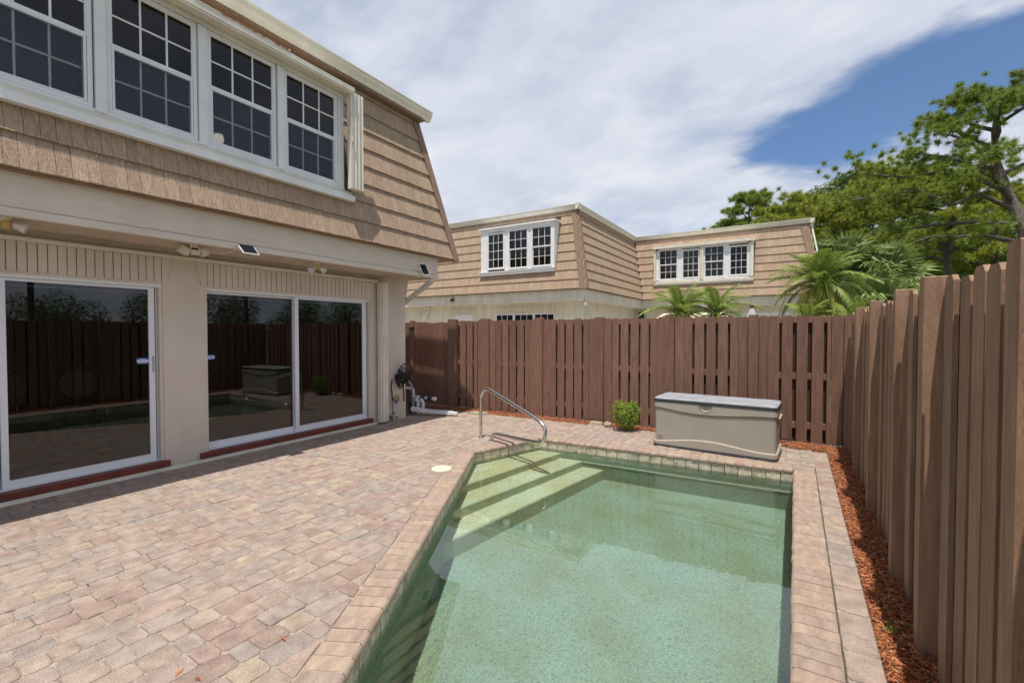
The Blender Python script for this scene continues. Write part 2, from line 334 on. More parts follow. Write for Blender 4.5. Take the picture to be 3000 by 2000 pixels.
M['chest'] = surf('taupe_resin', (0.33,0.295,0.245), (0.352,0.315,0.262), scale=4, rough=0.55, bump=0.05, bscale=300)
M['chest_lid'] = surf('grey_resin_lid', (0.22,0.225,0.245), (0.30,0.305,0.325), scale=7, rough=0.65, bump=0.2, bscale=120, fine=(60, 0.12))
M['chest_dark'] = surf('charcoal_resin', (0.028,0.029,0.034), (0.04,0.041,0.046), scale=10, rough=0.5)
M['chip'] = surf('red_cedar_mulch', (0.75,0.7,0.65), (1.1,1.1,1.1), scale=30, rough=0.9, rand='island', randcols=[(0.38,0.11,0.032),(0.46,0.16,0.05),(0.25,0.065,0.022),(0.46,0.19,0.08),(0.15,0.05,0.025),(0.38,0.115,0.035),(0.48,0.27,0.15)])
M['mulchbase'] = surf('mulch_soil', (0.08,0.028,0.014), (0.15,0.05,0.022), scale=30, rough=0.95, bump=0.6, bscale=40)
M['grassland'] = surf('lawn', (0.05,0.075,0.02), (0.09,0.115,0.035), scale=3, rough=0.95, bump=0.5, bscale=30)
M['bark'] = surf('pine_bark', (0.075,0.058,0.045), (0.15,0.12,0.10), scale=9, rough=0.95, bump=0.8, bscale=20, stretch=(2,2,0.5))
M['palmtrunk'] = surf('palm_trunk', (0.07,0.045,0.03), (0.17,0.12,0.08), scale=14, rough=0.95, bump=0.8, bscale=25)
M['pine'] = leafmat('pine_needles', (0.135,0.19,0.026), (0.27,0.34,0.05))
M['pine_yellow'] = leafmat('pine_needles_yellow', (0.21,0.25,0.028), (0.40,0.43,0.06))
M['pine_dark'] = leafmat('pine_needles_dark', (0.085,0.125,0.022), (0.18,0.23,0.04))
M['oak'] = leafmat('broad_leaves', (0.075,0.11,0.035), (0.16,0.205,0.07))
M['palm'] = leafmat('palm_leaflets', (0.13,0.20,0.03), (0.31,0.37,0.09))
M['palm_old'] = leafmat('palm_leaflets_yellowing', (0.30,0.28,0.03), (0.48,0.42,0.07))
M['fan'] = leafmat('fan_leaves', (0.12,0.18,0.045), (0.27,0.33,0.12))
M['shrub'] = leafmat('shrub_leaves', (0.13,0.21,0.018), (0.26,0.36,0.04))
M['stone'] = surf('pale_stone', (0.30,0.24,0.18), (0.45,0.38,0.30), scale=20, rough=0.9, bump=0.3)
M['yellowed'] = surf('yellowed_plastic', (0.50,0.33,0.09), (0.58,0.40,0.13), scale=10, rough=0.5)
M['lampwhite'] = surf('lamp_white', (0.62,0.60,0.56), (0.70,0.68,0.63), scale=10, rough=0.4)
M['blue'] = surf('blue_print', (0.02,0.10,0.42), (0.025,0.12,0.46), scale=10, rough=0.4)
M['bluehandle'] = surf('blue_handle', (0.02,0.07,0.25), (0.03,0.09,0.30), scale=10, rough=0.4)
M['tan'] = surf('tan_foam', (0.26,0.20,0.09), (0.36,0.29,0.15), scale=25, rough=0.95, bump=0.5)
M['cream'] = surf('cream_plastic', (0.58,0.53,0.39), (0.64,0.59,0.44), scale=10, rough=0.5)
M['blind'] = surf('white_blind', (0.40,0.42,0.44), (0.46,0.48,0.50), scale=10, rough=0.6)
M['canvas'] = surf('grey_canvas', (0.48,0.46,0.44), (0.58,0.56,0.54), scale=10, rough=0.9)
M['fabric_white'] = M['white']

# ------------------------------------------------------------------ ground, pool shell, water
A = Vector((0.0, 6.18)); Bp = Vector((-3.25, 6.01)); Cp = Vector((-3.62, 4.89)); Dp = Vector((-0.735, -0.60)); Ep = Vector((0.0, -0.60))
POOL = [A, Bp, Cp, Dp, Ep]                                # counter-clockwise, nosing line
def offset(poly, d):                                      # outwards by d
    n = len(poly); lines = []
    for i in range(n):
        a, b = poly[i], poly[(i+1) % n]; t = (b-a).normalized(); nn = Vector((t.y, -t.x)); lines.append((a+nn*d, t))
    out = []
    for i in range(n):
        p, t = lines[i-1]; q, s = lines[i]
        k = ((q-p).x*s.y - (q-p).y*s.x)/(t.x*s.y - t.y*s.x); out.append(p+t*k)
    return out
COPW = 0.22
def edge_frame(i):
    a, b = POOL[i], POOL[(i+1) % 5]; t = (b-a).normalized(); return a, b, t, Vector((t.y, -t.x))
def holed(name, outer, inner, z, mat, parent=None):
    bm = bmesh.new(); es = []
    for poly in (outer, inner):
        vs = [bm.verts.new((p[0], p[1], z)) for p in poly]
        es += [bm.edges.new((vs[i], vs[(i+1) % len(vs)])) for i in range(len(vs))]
    bmesh.ops.triangle_fill(bm, use_beauty=True, edges=es); bmesh.ops.recalc_face_normals(bm, faces=bm.faces)
    if bm.faces and sum(f.normal.z for f in bm.faces) < 0: bmesh.ops.reverse_faces(bm, faces=bm.faces)
    me = bpy.data.meshes.new(name); bm.to_mesh(me); bm.free(); me.materials.append(mat); return link(name, me, parent)
YARD = [(-6.30,-6.0),(1.3,-6.0),(1.3,7.9),(-6.30,7.9)]
k0 = MB(); k0.box(-17,1.25,7.95,21,-0.2,-0.02); tag(k0.build('bounce_slab', M['grout']), kind='structure')  # unseen pale slab, added to keep green lawn bounce off the far walls
tag(holed('ground', [(-260,-200),(260,-200),(260,300),(-260,300)], YARD, -0.04, M['grassland']), kind='structure')
deck = tag(holed('paving', YARD, [(p.x, p.y) for p in offset(POOL, 0.06)], -0.0065, M['joint']), kind='structure')
WALLD, FLOORZ, WZ = 0.034, -1.2, -0.14
inner = offset(POOL, WALLD)
mb = MB(); n = 5
mb.add([(p.x, p.y, -0.055) for p in inner]+[(p.x, p.y, FLOORZ) for p in inner], [(i, (i+1) % n, n+(i+1) % n, n+i) for i in range(n)]+[tuple(range(n, 2*n))])
for v in range(1): pass
pool = mb.build('pool', M['pebble'], None); tag(pool, kind='structure')
bm = bmesh.new(); bm.from_mesh(pool.data); bmesh.ops.reverse_faces(bm, faces=bm.faces); bm.to_mesh(pool.data); bm.free()
# tile backing (dark joints) and tiles
mb = MB(); inn2 = offset(POOL, WALLD-0.003); inn3 = offset(POOL, WALLD+0.03)
for i in range(5):
    j = (i+1) % 5
    mb.hexa([(inn2[i].x,inn2[i].y,-0.212),(inn2[j].x,inn2[j].y,-0.212),(inn3[j].x,inn3[j].y,-0.212),(inn3[i].x,inn3[i].y,-0.212)],
            [(inn2[i].x,inn2[i].y,-0.05),(inn2[j].x,inn2[j].y,-0.05),(inn3[j].x,inn3[j].y,-0.05),(inn3[i].x,inn3[i].y,-0.05)])
mb.build('tile_backing', M['tile_joint'], pool)
inn4 = offset(POOL, WALLD-0.008)
for i in range(5):
    a, b = inn4[i], inn4[(i+1) % 5]; L_ = (b-a).length; k = max(1, round(L_/0.152)); w = L_/k
    if i == 3: continue
    t = (b-a).normalized(); nn = Vector((t.y, -t.x))
    me = MB().hexa([(0.004,-0.004,-0.076),(w-0.004,-0.004,-0.076),(w-0.004,0.012,-0.076),(0.004,0.012,-0.076)], [(0.004,-0.004,0.076),(w-0.004,-0.004,0.076),(w-0.004,0.012,0.076),(0.004,0.012,0.076)]).mesh('tile', M['tile'])
    for q in range(k):
        p = a+t*(w*q); o = link('tile', me, pool); jit = nn*rnd.uniform(-0.0015, 0.0015)
        o.location = (p.x+jit.x, p.y+jit.y, -0.131); o.rotation_euler.z = math.atan2(t.y, t.x)
# coping bricks with a bullnose
PROF = [(0.217,-0.058),(0.217,-0.003),(0.212,0.0),(0.034,0.0),(0.016,-0.004),(0.005,-0.014),(0.0,-0.028),(0.003,-0.042),(0.012,-0.053),(0.026,-0.058)]
gm = MB()
for i in range(5):
    a, b, t, nn = edge_frame(i); L_ = (b-a).length; k = round(L_/0.101); w = L_/k; g = 0.0035
    rows = []
    for x, ins in ((g, 0.003), (g+0.004, 0), (w-g-0.004, 0), (w-g, 0.003)):
        rows.append([(x, d + (ins if d < 0.1 else -ins), z-(ins if z > -0.03 else -ins)) for d, z in PROF])
    m_ = len(PROF); vs = [p for r_ in rows for p in r_]; fs = []
    for r_ in range(3):
        for q in range(m_): fs.append((r_*m_+q, r_*m_+(q+1) % m_, (r_+1)*m_+(q+1) % m_, (r_+1)*m_+q))
    fs += [tuple(range(m_))[::-1], tuple(3*m_+q for q in range(m_))]
    me = MB().add(vs, fs).mesh('coping_brick', M['coping'])
    # mesh space: x along the edge, y outwards; rotate so +y points away from the water
    ang = math.atan2(t.y, t.x)
    for q in range(k):
        p = a+t*(w*(q+1)) ; o = link('coping_brick', me, pool)
        o.matrix_basis = Matrix.Translation((p.x+nn.x*rnd.uniform(-.003,.003), p.y+nn.y*rnd.uniform(-.003,.003), rnd.uniform(-0.0015,0.0015))) @ Matrix.Rotation(ang+math.pi, 4, 'Z')
    gm.add([(a+nn*0.02).to_3d()+Vector((0,0,-0.055)), (b+nn*0.02).to_3d()+Vector((0,0,-0.055)), (b+nn*0.02).to_3d()+Vector((0,0,-0.007)), (a+nn*0.02).to_3d()+Vector((0,0,-0.007)),
            (a+nn*0.214).to_3d()+Vector((0,0,-0.055)), (b+nn*0.214).to_3d()+Vector((0,0,-0.055)), (b+nn*0.214).to_3d()+Vector((0,0,-0.007)), (a+nn*0.214).to_3d()+Vector((0,0,-0.007))],
           [(0,1,2,3),(7,6,5,4),(3,2,6,7),(0,4,5,1),(0,3,7,4),(1,5,6,2)])
ej = MB(); ej.box(0.2175,0.2258,-0.6,6.40,-0.05,-0.004); ej.build('expansion_joint', M['tile_joint'], pool)
gm.build('coping_mortar', M['grout'], pool)
O2 = offset(POOL, COPW)
for i in range(5):                                        # corner bricks
    P = POOL[i]; n0 = edge_frame(i-1)[3]; n1 = edge_frame(i)[3]
    q = [P+(n0+n1)*0.004, P+n0*0.217, O2[i]-(n0+n1)*0.001, P+n1*0.217]
    k = MB().prism([(v.x, v.y) for v in q][::-1], -0.055, -0.006)
    c_ = sum((v for v in q), Vector((0,0)))/4; qi = [v+(c_-v)*0.05 for v in q]
    k.hexa([(v.x, v.y, -0.006) for v in q], [(v.x, v.y, 0.0) for v in qi]); k.build('coping_brick', M['coping'], pool)
# entry steps
def stepline(p, q): p = Vector(p); q = Vector(q); t = (q-p).normalized(); return p-t*1.2, q+t*0.7
for z_, (p, q) in ((-0.34, ((-3.261,4.28),(-2.924,6.018))), (-0.585, ((-3.043,3.85),(-2.602,5.956))), (-0.83, ((-2.794,3.533),(-2.309,5.89)))):
    p, q = stepline(p, q); lip = 0.018; nn = Vector((q-p).normalized()); nx = Vector((nn.y, -nn.x))
    k = MB(); bk = Vector((-0.9, 0.2))
    f0, f1 = p, q
    k.hexa([(p.x+bk.x,p.y+bk.y,FLOORZ-.01),(p.x,p.y,FLOORZ-.01),(q.x,q.y,FLOORZ-.01),(q.x+bk.x,q.y+bk.y,FLOORZ-.01)],
           [(p.x+bk.x,p.y+bk.y,z_-0.02),(p.x,p.y,z_-0.02),(q.x,q.y,z_-0.02),(q.x+bk.x,q.y+bk.y,z_-0.02)])
    p2, q2 = p-nx*lip, q-nx*lip
    k.hexa([(p.x+bk.x,p.y+bk.y,z_-0.02),(p.x,p.y,z_-0.02),(q.x,q.y,z_-0.02),(q.x+bk.x,q.y+bk.y,z_-0.02)],
           [(p.x+bk.x,p.y+bk.y,z_),(p2.x,p2.y,z_),(q2.x,q2.y,z_),(q2.x+bk.x,q2.y+bk.y,z_)])
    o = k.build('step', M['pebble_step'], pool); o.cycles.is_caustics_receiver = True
# small ledge on the far wall, return fitting
def backY(x): return 6.18+0.0523*x
mb = MB(); y0, y1 = backY(-2.55), backY(0.03)
mb.hexa([(-2.55,y0+0.01,-0.62),(0.03,y1+0.01,-0.62),(0.03,y1+0.1,-0.62),(-2.55,y0+0.1,-0.62)], [(-2.55,y0+0.01,-0.585),(0.03,y1+0.01,-0.585),(0.03,y1+0.1,-0.56),(-2.55,y0+0.1,-0.56)])
o = mb.build('ledge', M['pebble'], pool); o.cycles.is_caustics_receiver = True
mb = MB(); mb.lathe([(0.04,0.03),(0.04,0.004),(0.03,-0.004),(0.016,-0.004),(0.014,0.01)], (-2.35, backY(-2.35)+0.032, -0.30), 'Y', 16)
mb.build('return_fitting', M['pvc'], pool)
pool.cycles.is_caustics_receiver = True
for o in pool.children: o.cycles.is_caustics_receiver = True
wp = offset(POOL, 0.03)
gx = MB().add([(p.x, p.y, WZ) for p in wp], [tuple(range(5))])
water = gx.build('water', M['water']); tag(water, kind='structure'); water.cycles.is_caustics_caster = True
if water.data.polygons[0].normal.z < 0:
    bm = bmesh.new(); bm.from_mesh(water.data); bmesh.ops.reverse_faces(bm, faces=bm.faces); bm.to_mesh(water.data); bm.free()
water.data.shade_smooth()

# ------------------------------------------------------------------ pavers
def paver_mb(poly, mbx, z=0.0, flat=0.004, base=-0.03):
    """tumbled block: softened corners, eased top edge"""
    pts = []; n = len(poly)
    for i in range(n):
        p, a, b = Vector(poly[i]), Vector(poly[i-1]), Vector(poly[(i+1) % n])
        r = min(0.018, (a-p).length*0.3, (b-p).length*0.3)
        pts += [p+(a-p).normalized()*r, p+(b-p).normalized()*r]
    c = sum(pts, Vector((0,0)))/len(pts); k = len(pts)
    mid = [p+(c-p).normalized()*0.001 for p in pts]; top = [p+(c-p).normalized()*0.0055 for p in pts]
    vs = [(p.x,p.y,base+z) for p in pts]+[(p.x,p.y,z-flat) for p in mid]+[(p.x,p.y,z) for p in top]
    fs = [(l*k+i, l*k+(i+1) % k, (l+1)*k+(i+1) % k, (l+1)*k+i) for l in (0,1) for i in range(k)]+[tuple(2*k+i for i in range(k))]
    mbx.add(vs, fs)
def clip(poly, p, nn, off):                               # keep the side (x-p).n >= off
    out = []; n = len(poly)
    for i in range(n):
        a, b = Vector(poly[i]), Vector(poly[(i+1) % n]); da, db = (a-p).dot(nn)-off, (b-p).dot(nn)-off
        if da >= 0: out.append(a)
        if (da >= 0) != (db >= 0): out.append(a+(b-a)*(da/(da-db)))
    return out
def area(p): return abs(sum(p[i][0]*p[(i+1) % len(p)][1]-p[(i+1) % len(p)][0]*p[i][1] for i in range(len(p))))/2
EDG = [edge_frame(i) for i in range(5)]
pv = []
x = -6.125
while x < 0.20:
    w = 0.155; y = -0.6+rnd.uniform(0, 0.2)
    while y < 7.4:
        l = rnd.choice([0.155, 0.232, 0.155, 0.232, 0.235, 0.105, 0.19]); g = rnd.choice([0.0006,0.0010,0.0014,0.0024])
        poly = [Vector((x+g,y+g)), Vector((min(x+w-g,0.219),y+g)), Vector((min(x+w-g,0.219),y+l-g)), Vector((x+g,y+l-g))]
        c = sum(poly, Vector((0,0)))/4
        ds = [(c-e[0]).dot(e[3]) for e in EDG]
        i = max(range(5), key=lambda q: ds[q]); ok = ds[i] > -0.2
        full = True
        if ok:
            for q in sorted(range(5), key=lambda q: -ds[q])[:1]:
                p2 = clip(poly, EDG[q][0], EDG[q][3], COPW+0.003)
                full &= len(p2) == 4 and abs(area(p2)-area(poly)) < 1e-7; poly = p2
            lim = 7.20+0.055*max(0, c.x+6) if c.x < -3 else 7.36
            if len(poly) > 2:
                p2 = clip(poly, Vector((0, lim)), Vector((0,-1)), 0); full &= abs(area(p2)-area(poly)) < 1e-7 if len(p2) > 2 else False; poly = p2
            if len(poly) > 2 and area(poly) > 0.0012 and not (-0.8 > c.y):
                pv.append((poly, (c.x, c.y), l, full))
        y += l
    x += w
y = -0.6                                                  # the single outer row right of the coping
while y < 7.25:
    l = rnd.choice([0.155, 0.232, 0.232, 0.31]); e_ = min(y+l, 7.25)
    pv.append(([Vector((0.226,y+0.002)), Vector((0.376,y+0.002)), Vector((0.376,e_-0.002)), Vector((0.226,e_-0.002))], (0.3,(y+e_)/2), l, False)); y += l
def shown(c, w):
    q = proj((c[0], c[1], c[2] if len(c) > 2 else 0))
    if not q or not (-60 < q[0] < 3060 and -60 < q[1] < 2060): return 0
    return w/q[2]
pv.sort(key=lambda p: -shown(p[1], math.sqrt(area(p[0]))*(1.6/(math.hypot(*p[1])+0.5))**0.5))
smesh = {}
rest = MB()
for idx, (poly, c, l, full) in enumerate(pv):
    dz = rnd.gauss(0, 0.0016)
    if idx < 300:
        key = (round(l, 3), g) if False else round(l, 3)
        if full and key in smesh: me = smesh[key]
        else:
            k = MB(); paver_mb([(p.x-c[0], p.y-c[1]) for p in poly], k); me = k.mesh('paver', M['paver'])
            if full: smesh[key] = me
        o = link('paver', me, deck); o.location = (c[0], c[1], dz)
        o.rotation_euler = (rnd.gauss(0,0.006), rnd.gauss(0,0.006), rnd.gauss(0,0.010)+(math.pi if full and rnd.random() < 0.5 else 0))
    else: paver_mb(poly, rest, dz)
o = rest.build('pavers', M['paver_far'], deck); o['kind'] = 'stuff'

# ------------------------------------------------------------------ facade pieces
SLOPE = 0.2086; ZM = 2.98; ZT = 5.66
def shingle_mesh(w, cache={}):
    k = round(w, 3)
    if k not in cache:
        g = 0.0015; h = 0.345; t = 0.031
        cache[k] = MB().hexa([(g,-0.004,0),(w-g,-0.004,0),(w-g,t,0.0),(g,t,0.0)], [(g,-0.006,h),(w-g,-0.006,h),(w-g,0.002,h),(g,0.002,h)]).mesh('shingle', M['shingle'])
    return cache[k]
def shingles(house, faces, widths):
    """faces: (Face at the mansard foot, u0, u1 at foot, hipL, hipR, holes)"""
    allp = []; ZM, DZ, ZLIM = widths or (2.98, 0.312, 5.5)
    for F, u0, u1, hl, hr, holes, (wa, wb) in faces:
        S = (Vector((0,0,1)) - F.N*SLOPE).normalized(); NN = (F.N + Vector((0,0,1))*SLOPE).normalized()
        for c in range(9):
            zb = ZM+DZ*c
            if zb > ZLIM: break
            a = u0+hl*(zb-ZM)*SLOPE; b = u1-hr*(zb-ZM)*SLOPE; u = a-rnd.uniform(0, 0.05)
            while u < b:
                w = round(rnd.uniform(wa, wb)/0.01)*0.01; e = min(u+w, b); s = max(u, a)
                if e-s > 0.015:
                    spans = [(s, e)]
                    for (h0, h1, z0, z1) in holes:
                        if zb+0.02 > z0-0.30 and zb < z1 and zb > z0-0.30:
                            if zb < z0: continue
                            ns = []
                            for (p, q) in spans:
                                if q <= h0 or p >= h1: ns.append((p, q))
                                else:
                                    if p < h0-0.015: ns.append((p, h0))
                                    if q > h1+0.015: ns.append((h1, q))
                            spans = ns
                    for p, q in spans:
                        off = rnd.uniform(-0.0022, 0.0022); loc = F.P(p, zb, -(zb-ZM)*SLOPE) + S*off
                        mat = Matrix((F.U, NN, S)).transposed().to_4x4(); mat.translation = loc
                        if Matrix((F.U, NN, S)).determinant() < 0:
                            mat = Matrix((-F.U, NN, S)).transposed().to_4x4(); mat.translation = F.P(q, zb, -(zb-ZM)*SLOPE) + S*off
                        allp.append((shown(loc, q-p), round(q-p, 3), mat))
                u = e if e == b else u+w
    allp.sort(key=lambda p: -p[0]); k = MB()
    for i, (s, w, mat) in enumerate(allp):
        mat = mat @ Matrix.Rotation(rnd.gauss(0, 0.003), 4, 'Y')
        me = shingle_mesh(w)
        if i < 300:
            o = link('shingle', me, house); o.matrix_basis = mat
        else: k.add([mat @ v.co for v in me.vertices], [tuple(p.vertices) for p in me.polygons])
    if k.v: o = k.build('shingles', M['shingle_far'], house); o['kind'] = 'stuff'
def quad(mb, a, b, c, d, m=0): mb.add([a, b, c, d], [(0,1,2,3)], m)
def hung(house, F, u0, u1, z0, z1, cols=3, rows=2, fixed=False, screen=False, blind=False, zm=None):
    """one window: outer frame > sashes with muntins, panes"""
    k = MB(); fw = 0.035
    k.fbox(F,u0-fw,u0,z0-fw,z1+fw,-0.05,0.004); k.fbox(F,u1,u1+fw,z0-fw,z1+fw,-0.05,0.004)
    k.fbox(F,u0,u1,z1,z1+fw,-0.05,0.002); k.fbox(F,u0,u1,z0-fw,z0,-0.05,0.006)
    win = k.build('window', M['white'], house)
    def sash(a, b, za, zb, d, nc, nr, st, bot, top):
        s = MB(); s.fbox(F,a,a+st,za,zb,d-0.03,d); s.fbox(F,b-st,b,za,zb,d-0.03,d); s.fbox(F,a+st,b-st,za,za+bot,d-0.03,d); s.fbox(F,a+st,b-st,zb-top,zb,d-0.03,d)
        ga, gb, gz0, gz1 = a+st, b-st, za+bot, zb-top; mw = 0.016
        pw, ph = (gb-ga)/nc, (gz1-gz0)/nr
        for i in range(1, nc): s.fbox(F,ga+pw*i-mw/2,ga+pw*i+mw/2,gz0,gz1,d-0.022,d-0.006)
        for j in range(1, nr): s.fbox(F,ga,gb,gz0+ph*j-mw/2,gz0+ph*j+mw/2,d-0.022,d-0.008)
        s.build('sash', M['white'], win)
        for i in range(nc):
            for j in range(nr):
                p = MB(); e = 0.007; t = rnd.gauss(0, 0.0008)
                q = [F.P(ga+pw*i+e*(i>0),gz0+ph*j+e*(j>0),d-0.016+t), F.P(ga+pw*(i+1)-e*(i<nc-1),gz0+ph*j+e*(j>0),d-0.016-t), F.P(ga+pw*(i+1)-e*(i<nc-1),gz0+ph*(j+1)-e*(j<nr-1),d-0.016-t*0.5), F.P(ga+pw*i+e*(i>0),gz0+ph*(j+1)-e*(j<nr-1),d-0.016+t)]
                me = bpy.data.meshes.new('pane'); nn = (q[1]-q[0]).cross(q[2]-q[0]); f = (0,1,2,3) if nn.dot(F.N) > 0 else (3,2,1,0)
                me.from_pydata([tuple(v) for v in q], [], [f]); me.materials.append(M['clearglass' if blind else 'glass']); link('pane', me, win)
        return ga, gb, gz0, gz1
    if fixed: sash(u0, u1, z0, z1, -0.004, cols, rows, 0.03, 0.035, 0.03)
    else:
        zm = zm or (z0+z1)/2
        ga, gb, a_, b_ = sash(u0, u1, zm-0.02, z1, -0.004, cols, rows, 0.012, 0.035, 0.012)
        ga, gb, a_, b_ = sash(u0+0.004, u1-0.004, z0, zm-0.005, -0.026, cols, rows, 0.022, 0.032, 0.03)
        if screen:
            s = MB(); quad(s, F.P(u0+0.02,z0+0.02,-0.010), F.P(u1-0.02,z0+0.02,-0.010), F.P(u1-0.02,zm-0.03,-0.010), F.P(u0+0.02,zm-0.03,-0.010))
            s.build('insect_screen', M['screen'], win)
            s = MB(); a, b, c_, d_ = u0+0.004, u1-0.004, z0+0.004, zm-0.022
            s.fbox(F,a,a+0.02,c_,d_,-0.012,-0.002); s.fbox(F,b-0.02,b,c_,d_,-0.012,-0.002); s.fbox(F,a+0.02,b-0.02,c_,c_+0.02,-0.012,-0.002); s.fbox(F,a+0.02,b-0.02,d_-0.015,d_,-0.012,-0.002)
            s.build('screen_frame', M['alu'], win)
    if blind:
        s = MB(); z = z0+0.02 + (z1-z0)*(1-blind)
        while z < z1:
            s.add([F.P(u0,z,-0.075),F.P(u1,z,-0.075),F.P(u1,z+0.018,-0.105),F.P(u0,z+0.018,-0.105)], [(0,1,2,3)]); z += 0.034
        s.build('blind', M['blind'], win)
    return win
def gutter(mb, a, b, out, zt, w=0.13, h=0.16):           # along a-b, out = outward direction
    a = Vector(a); b = Vector(b); out = Vector(out)
    prof = [(0,0),(0,-h),(w*0.55,-h),(w*0.62,-h*0.75),(w*0.85,-h*0.45),(w*0.88,-h*0.12),(w,-h*0.08),(w,0)]
    k = len(prof); vs = [p+out*x+Vector((0,0,zt+z)) for p in (a, b) for x, z in prof]
    mb.add(vs, [(i,(i+1) % k,k+(i+1) % k,k+i) for i in range(k)]+[tuple(range(k))[::-1], tuple(range(k,2*k))])

# ------------------------------------------------------------------ the near townhouse
house = thing('townhouse', (-6.17, 2.0, 0), 'near tan shingled townhouse with white upstairs windows and dark sliding glass doors', 'house', 'shingled townhouses')
FX = Face((-5.4606, 0, 0), (0,1,0), (1,0,0))
XW = -6.17
k = MB()                                                   # walls
k.box(-6.37,XW,2.33,2.79,-0.05,2.57); k.box(-6.37,XW,5.35,6.16,-0.05,2.57); k.box(-6.37,XW,-4,-0.15,-0.05,2.57)
k.box(-6.37,XW-0.001,-0.15,2.33,2.14,2.57); k.box(-6.37,XW-0.001,2.79,5.35,2.135,2.57)
k.box(-6.37,XW-0.004,-0.15,2.33,-0.05,0.10); k.box(-6.37,XW-0.004,2.79,5.35,-0.05,0.09)
k.box(-13,-6.371,5.96,6.158,-0.05,2.57); k.box(-13,-6.371,-4,-3.8,-0.05,2.57)
k.build('wall', M['stucco'], house)
k = MB(); k.box(-13,-6.38,-3.8,5.95,0.02,0.10,1); k.box(-11.2,-11.0,-3.8,5.95,0.1,2.52); k.box(-13,-6.36,-3.79,5.94,2.5,2.55); k.box(-11,-6.4,2.5,2.6,0.1,2.5)
k.build('interior', [M['interior'], M['floorint']], house)
XF, YF = -5.4702, 6.2653
k = MB(); k.box(XF-0.04,XF,-4,YF,2.6231,2.9173); k.box(XF-0.042,XF+0.012,-4,YF+0.012,2.5465,2.6136)
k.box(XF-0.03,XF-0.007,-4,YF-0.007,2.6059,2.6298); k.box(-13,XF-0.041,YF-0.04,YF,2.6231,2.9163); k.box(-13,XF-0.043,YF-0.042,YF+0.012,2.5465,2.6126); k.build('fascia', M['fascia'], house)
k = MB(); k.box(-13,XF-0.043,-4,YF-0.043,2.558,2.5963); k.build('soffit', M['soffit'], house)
k = MB(); ZA, ZB = 2.922, 5.4895; XM, YM = -5.3744, 6.7156; XTp = XM-SLOPE*(ZB-ZA); YTp = YM-SLOPE*(ZB-ZA)
def mx(z): return XM-0.012-SLOPE*(z-ZA)
W0, W1, WZ0, WZ1 = 0.6323, 4.2631, 3.516, 4.9913
def fq(y0, y1, z0, z1): quad(k, (mx(z0),y0,z0), (mx(z0),y1,z0), (mx(z1),y1,z1), (mx(z1),y0,z1))
fq(-4, YM-0.5, ZA, WZ0); fq(-4, W0, WZ0, WZ1); fq(W1, YM-0.5, WZ0, WZ1); fq(-4, YM-0.5, WZ1, ZB)
quad(k, (mx(ZA),YM-0.5,ZA), (mx(ZA),YM-0.012,ZA), (mx(ZB),YTp-0.012,ZB), (mx(ZB),YM-0.5,ZB))
quad(k, (mx(ZA),YM-0.012,ZA), (-14,YM-0.012,ZA), (-14,YTp-0.012,ZB), (mx(ZB),YTp-0.012,ZB))
quad(k, (mx(ZA),-4,ZA), (-14,-4,ZA), (-14,-4,ZB), (mx(ZB),-4,ZB)); quad(k, (-14,-4,ZA), (-14,YM,ZA), (-14,YTp,ZB), (-14,-4,ZB))
quad(k, (mx(ZB),-4,ZB), (mx(ZB),YTp,ZB), (-14,YTp,ZB), (-14,-4,ZB)); quad(k, (-14,-4,ZA+.001), (-14,YM-0.012,ZA+.001), (XM-0.012,YM-0.012,ZA+.001), (XM-0.012,-4,ZA+.001))
k.build('roof', M['mansard'], house)
k = MB(); k.box(-13,XM-0.01,-4,YM-0.01,ZA-0.012,ZA-0.002); k.build('eave_board', M['trim'], house)
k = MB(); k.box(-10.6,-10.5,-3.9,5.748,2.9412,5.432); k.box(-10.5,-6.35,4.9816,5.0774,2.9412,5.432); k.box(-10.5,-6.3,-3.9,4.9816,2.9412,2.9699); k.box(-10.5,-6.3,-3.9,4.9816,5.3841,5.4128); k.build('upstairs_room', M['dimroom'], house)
shingles(house, [(Face((XM,0,0),(0,1,0),(1,0,0)), -1.3, YM, 0, 1, [(W0-0.05, 4.426, 3.4585, 4.9051)], (0.08,0.12))], (ZA, 0.299, 5.3362))
k = MB()
def rake(k, p0, p1, side, w, nrm, th=0.03):               # hip cap board lying on the slope
    p0 = Vector(p0); p1 = Vector(p1); s = Vector(side); nn = Vector(nrm).normalized()
    q = [p0, p0+s*w, p1+s*w, p1]; k.hexa([v for v in q], [v+nn*th for v in q])
NX = (1,0,SLOPE); NY = (0,1,SLOPE)
rake(k, (XM+0.012,YM+0.01,ZA-0.02), (XTp+0.012,YTp+0.01,ZB), (0,-1,0), 0.15, NX); rake(k, (XM+0.012,YM+0.01,ZA-0.02), (XTp+0.012,YTp+0.01,ZB), (-1,0,0), 0.15, NY)
k.build('corner_board', M['trim'], house)
k = MB(); gutter(k, (XTp+0.096,-4,0), (XTp+0.096,YTp+0.21,0), (1,0,0), 5.5997, 0.144, 0.158); gutter(k, (XTp+0.13,YTp+0.06,0), (-13,YTp+0.06,0), (0,1,0), 5.5977, 0.144, 0.156)
k.build('gutter', M['gutter'], house)
k = MB(); k.box(XTp-0.05,XTp+0.153,-4,YTp+0.05,5.3985,5.4397); k.box(XTp-0.05,XTp+0.05,-4,YTp+0.01,5.3075,5.3975); k.box(XTp-0.05,XTp+0.0945,-4,YTp+0.05,5.4401,5.5853); k.build('gutter_board', M['trim'], house)
k = MB(); k.box(-13,XTp-0.02,-4,YTp+0.02,5.4895,5.5278); k.build('roof_deck', M['gutter'], house)
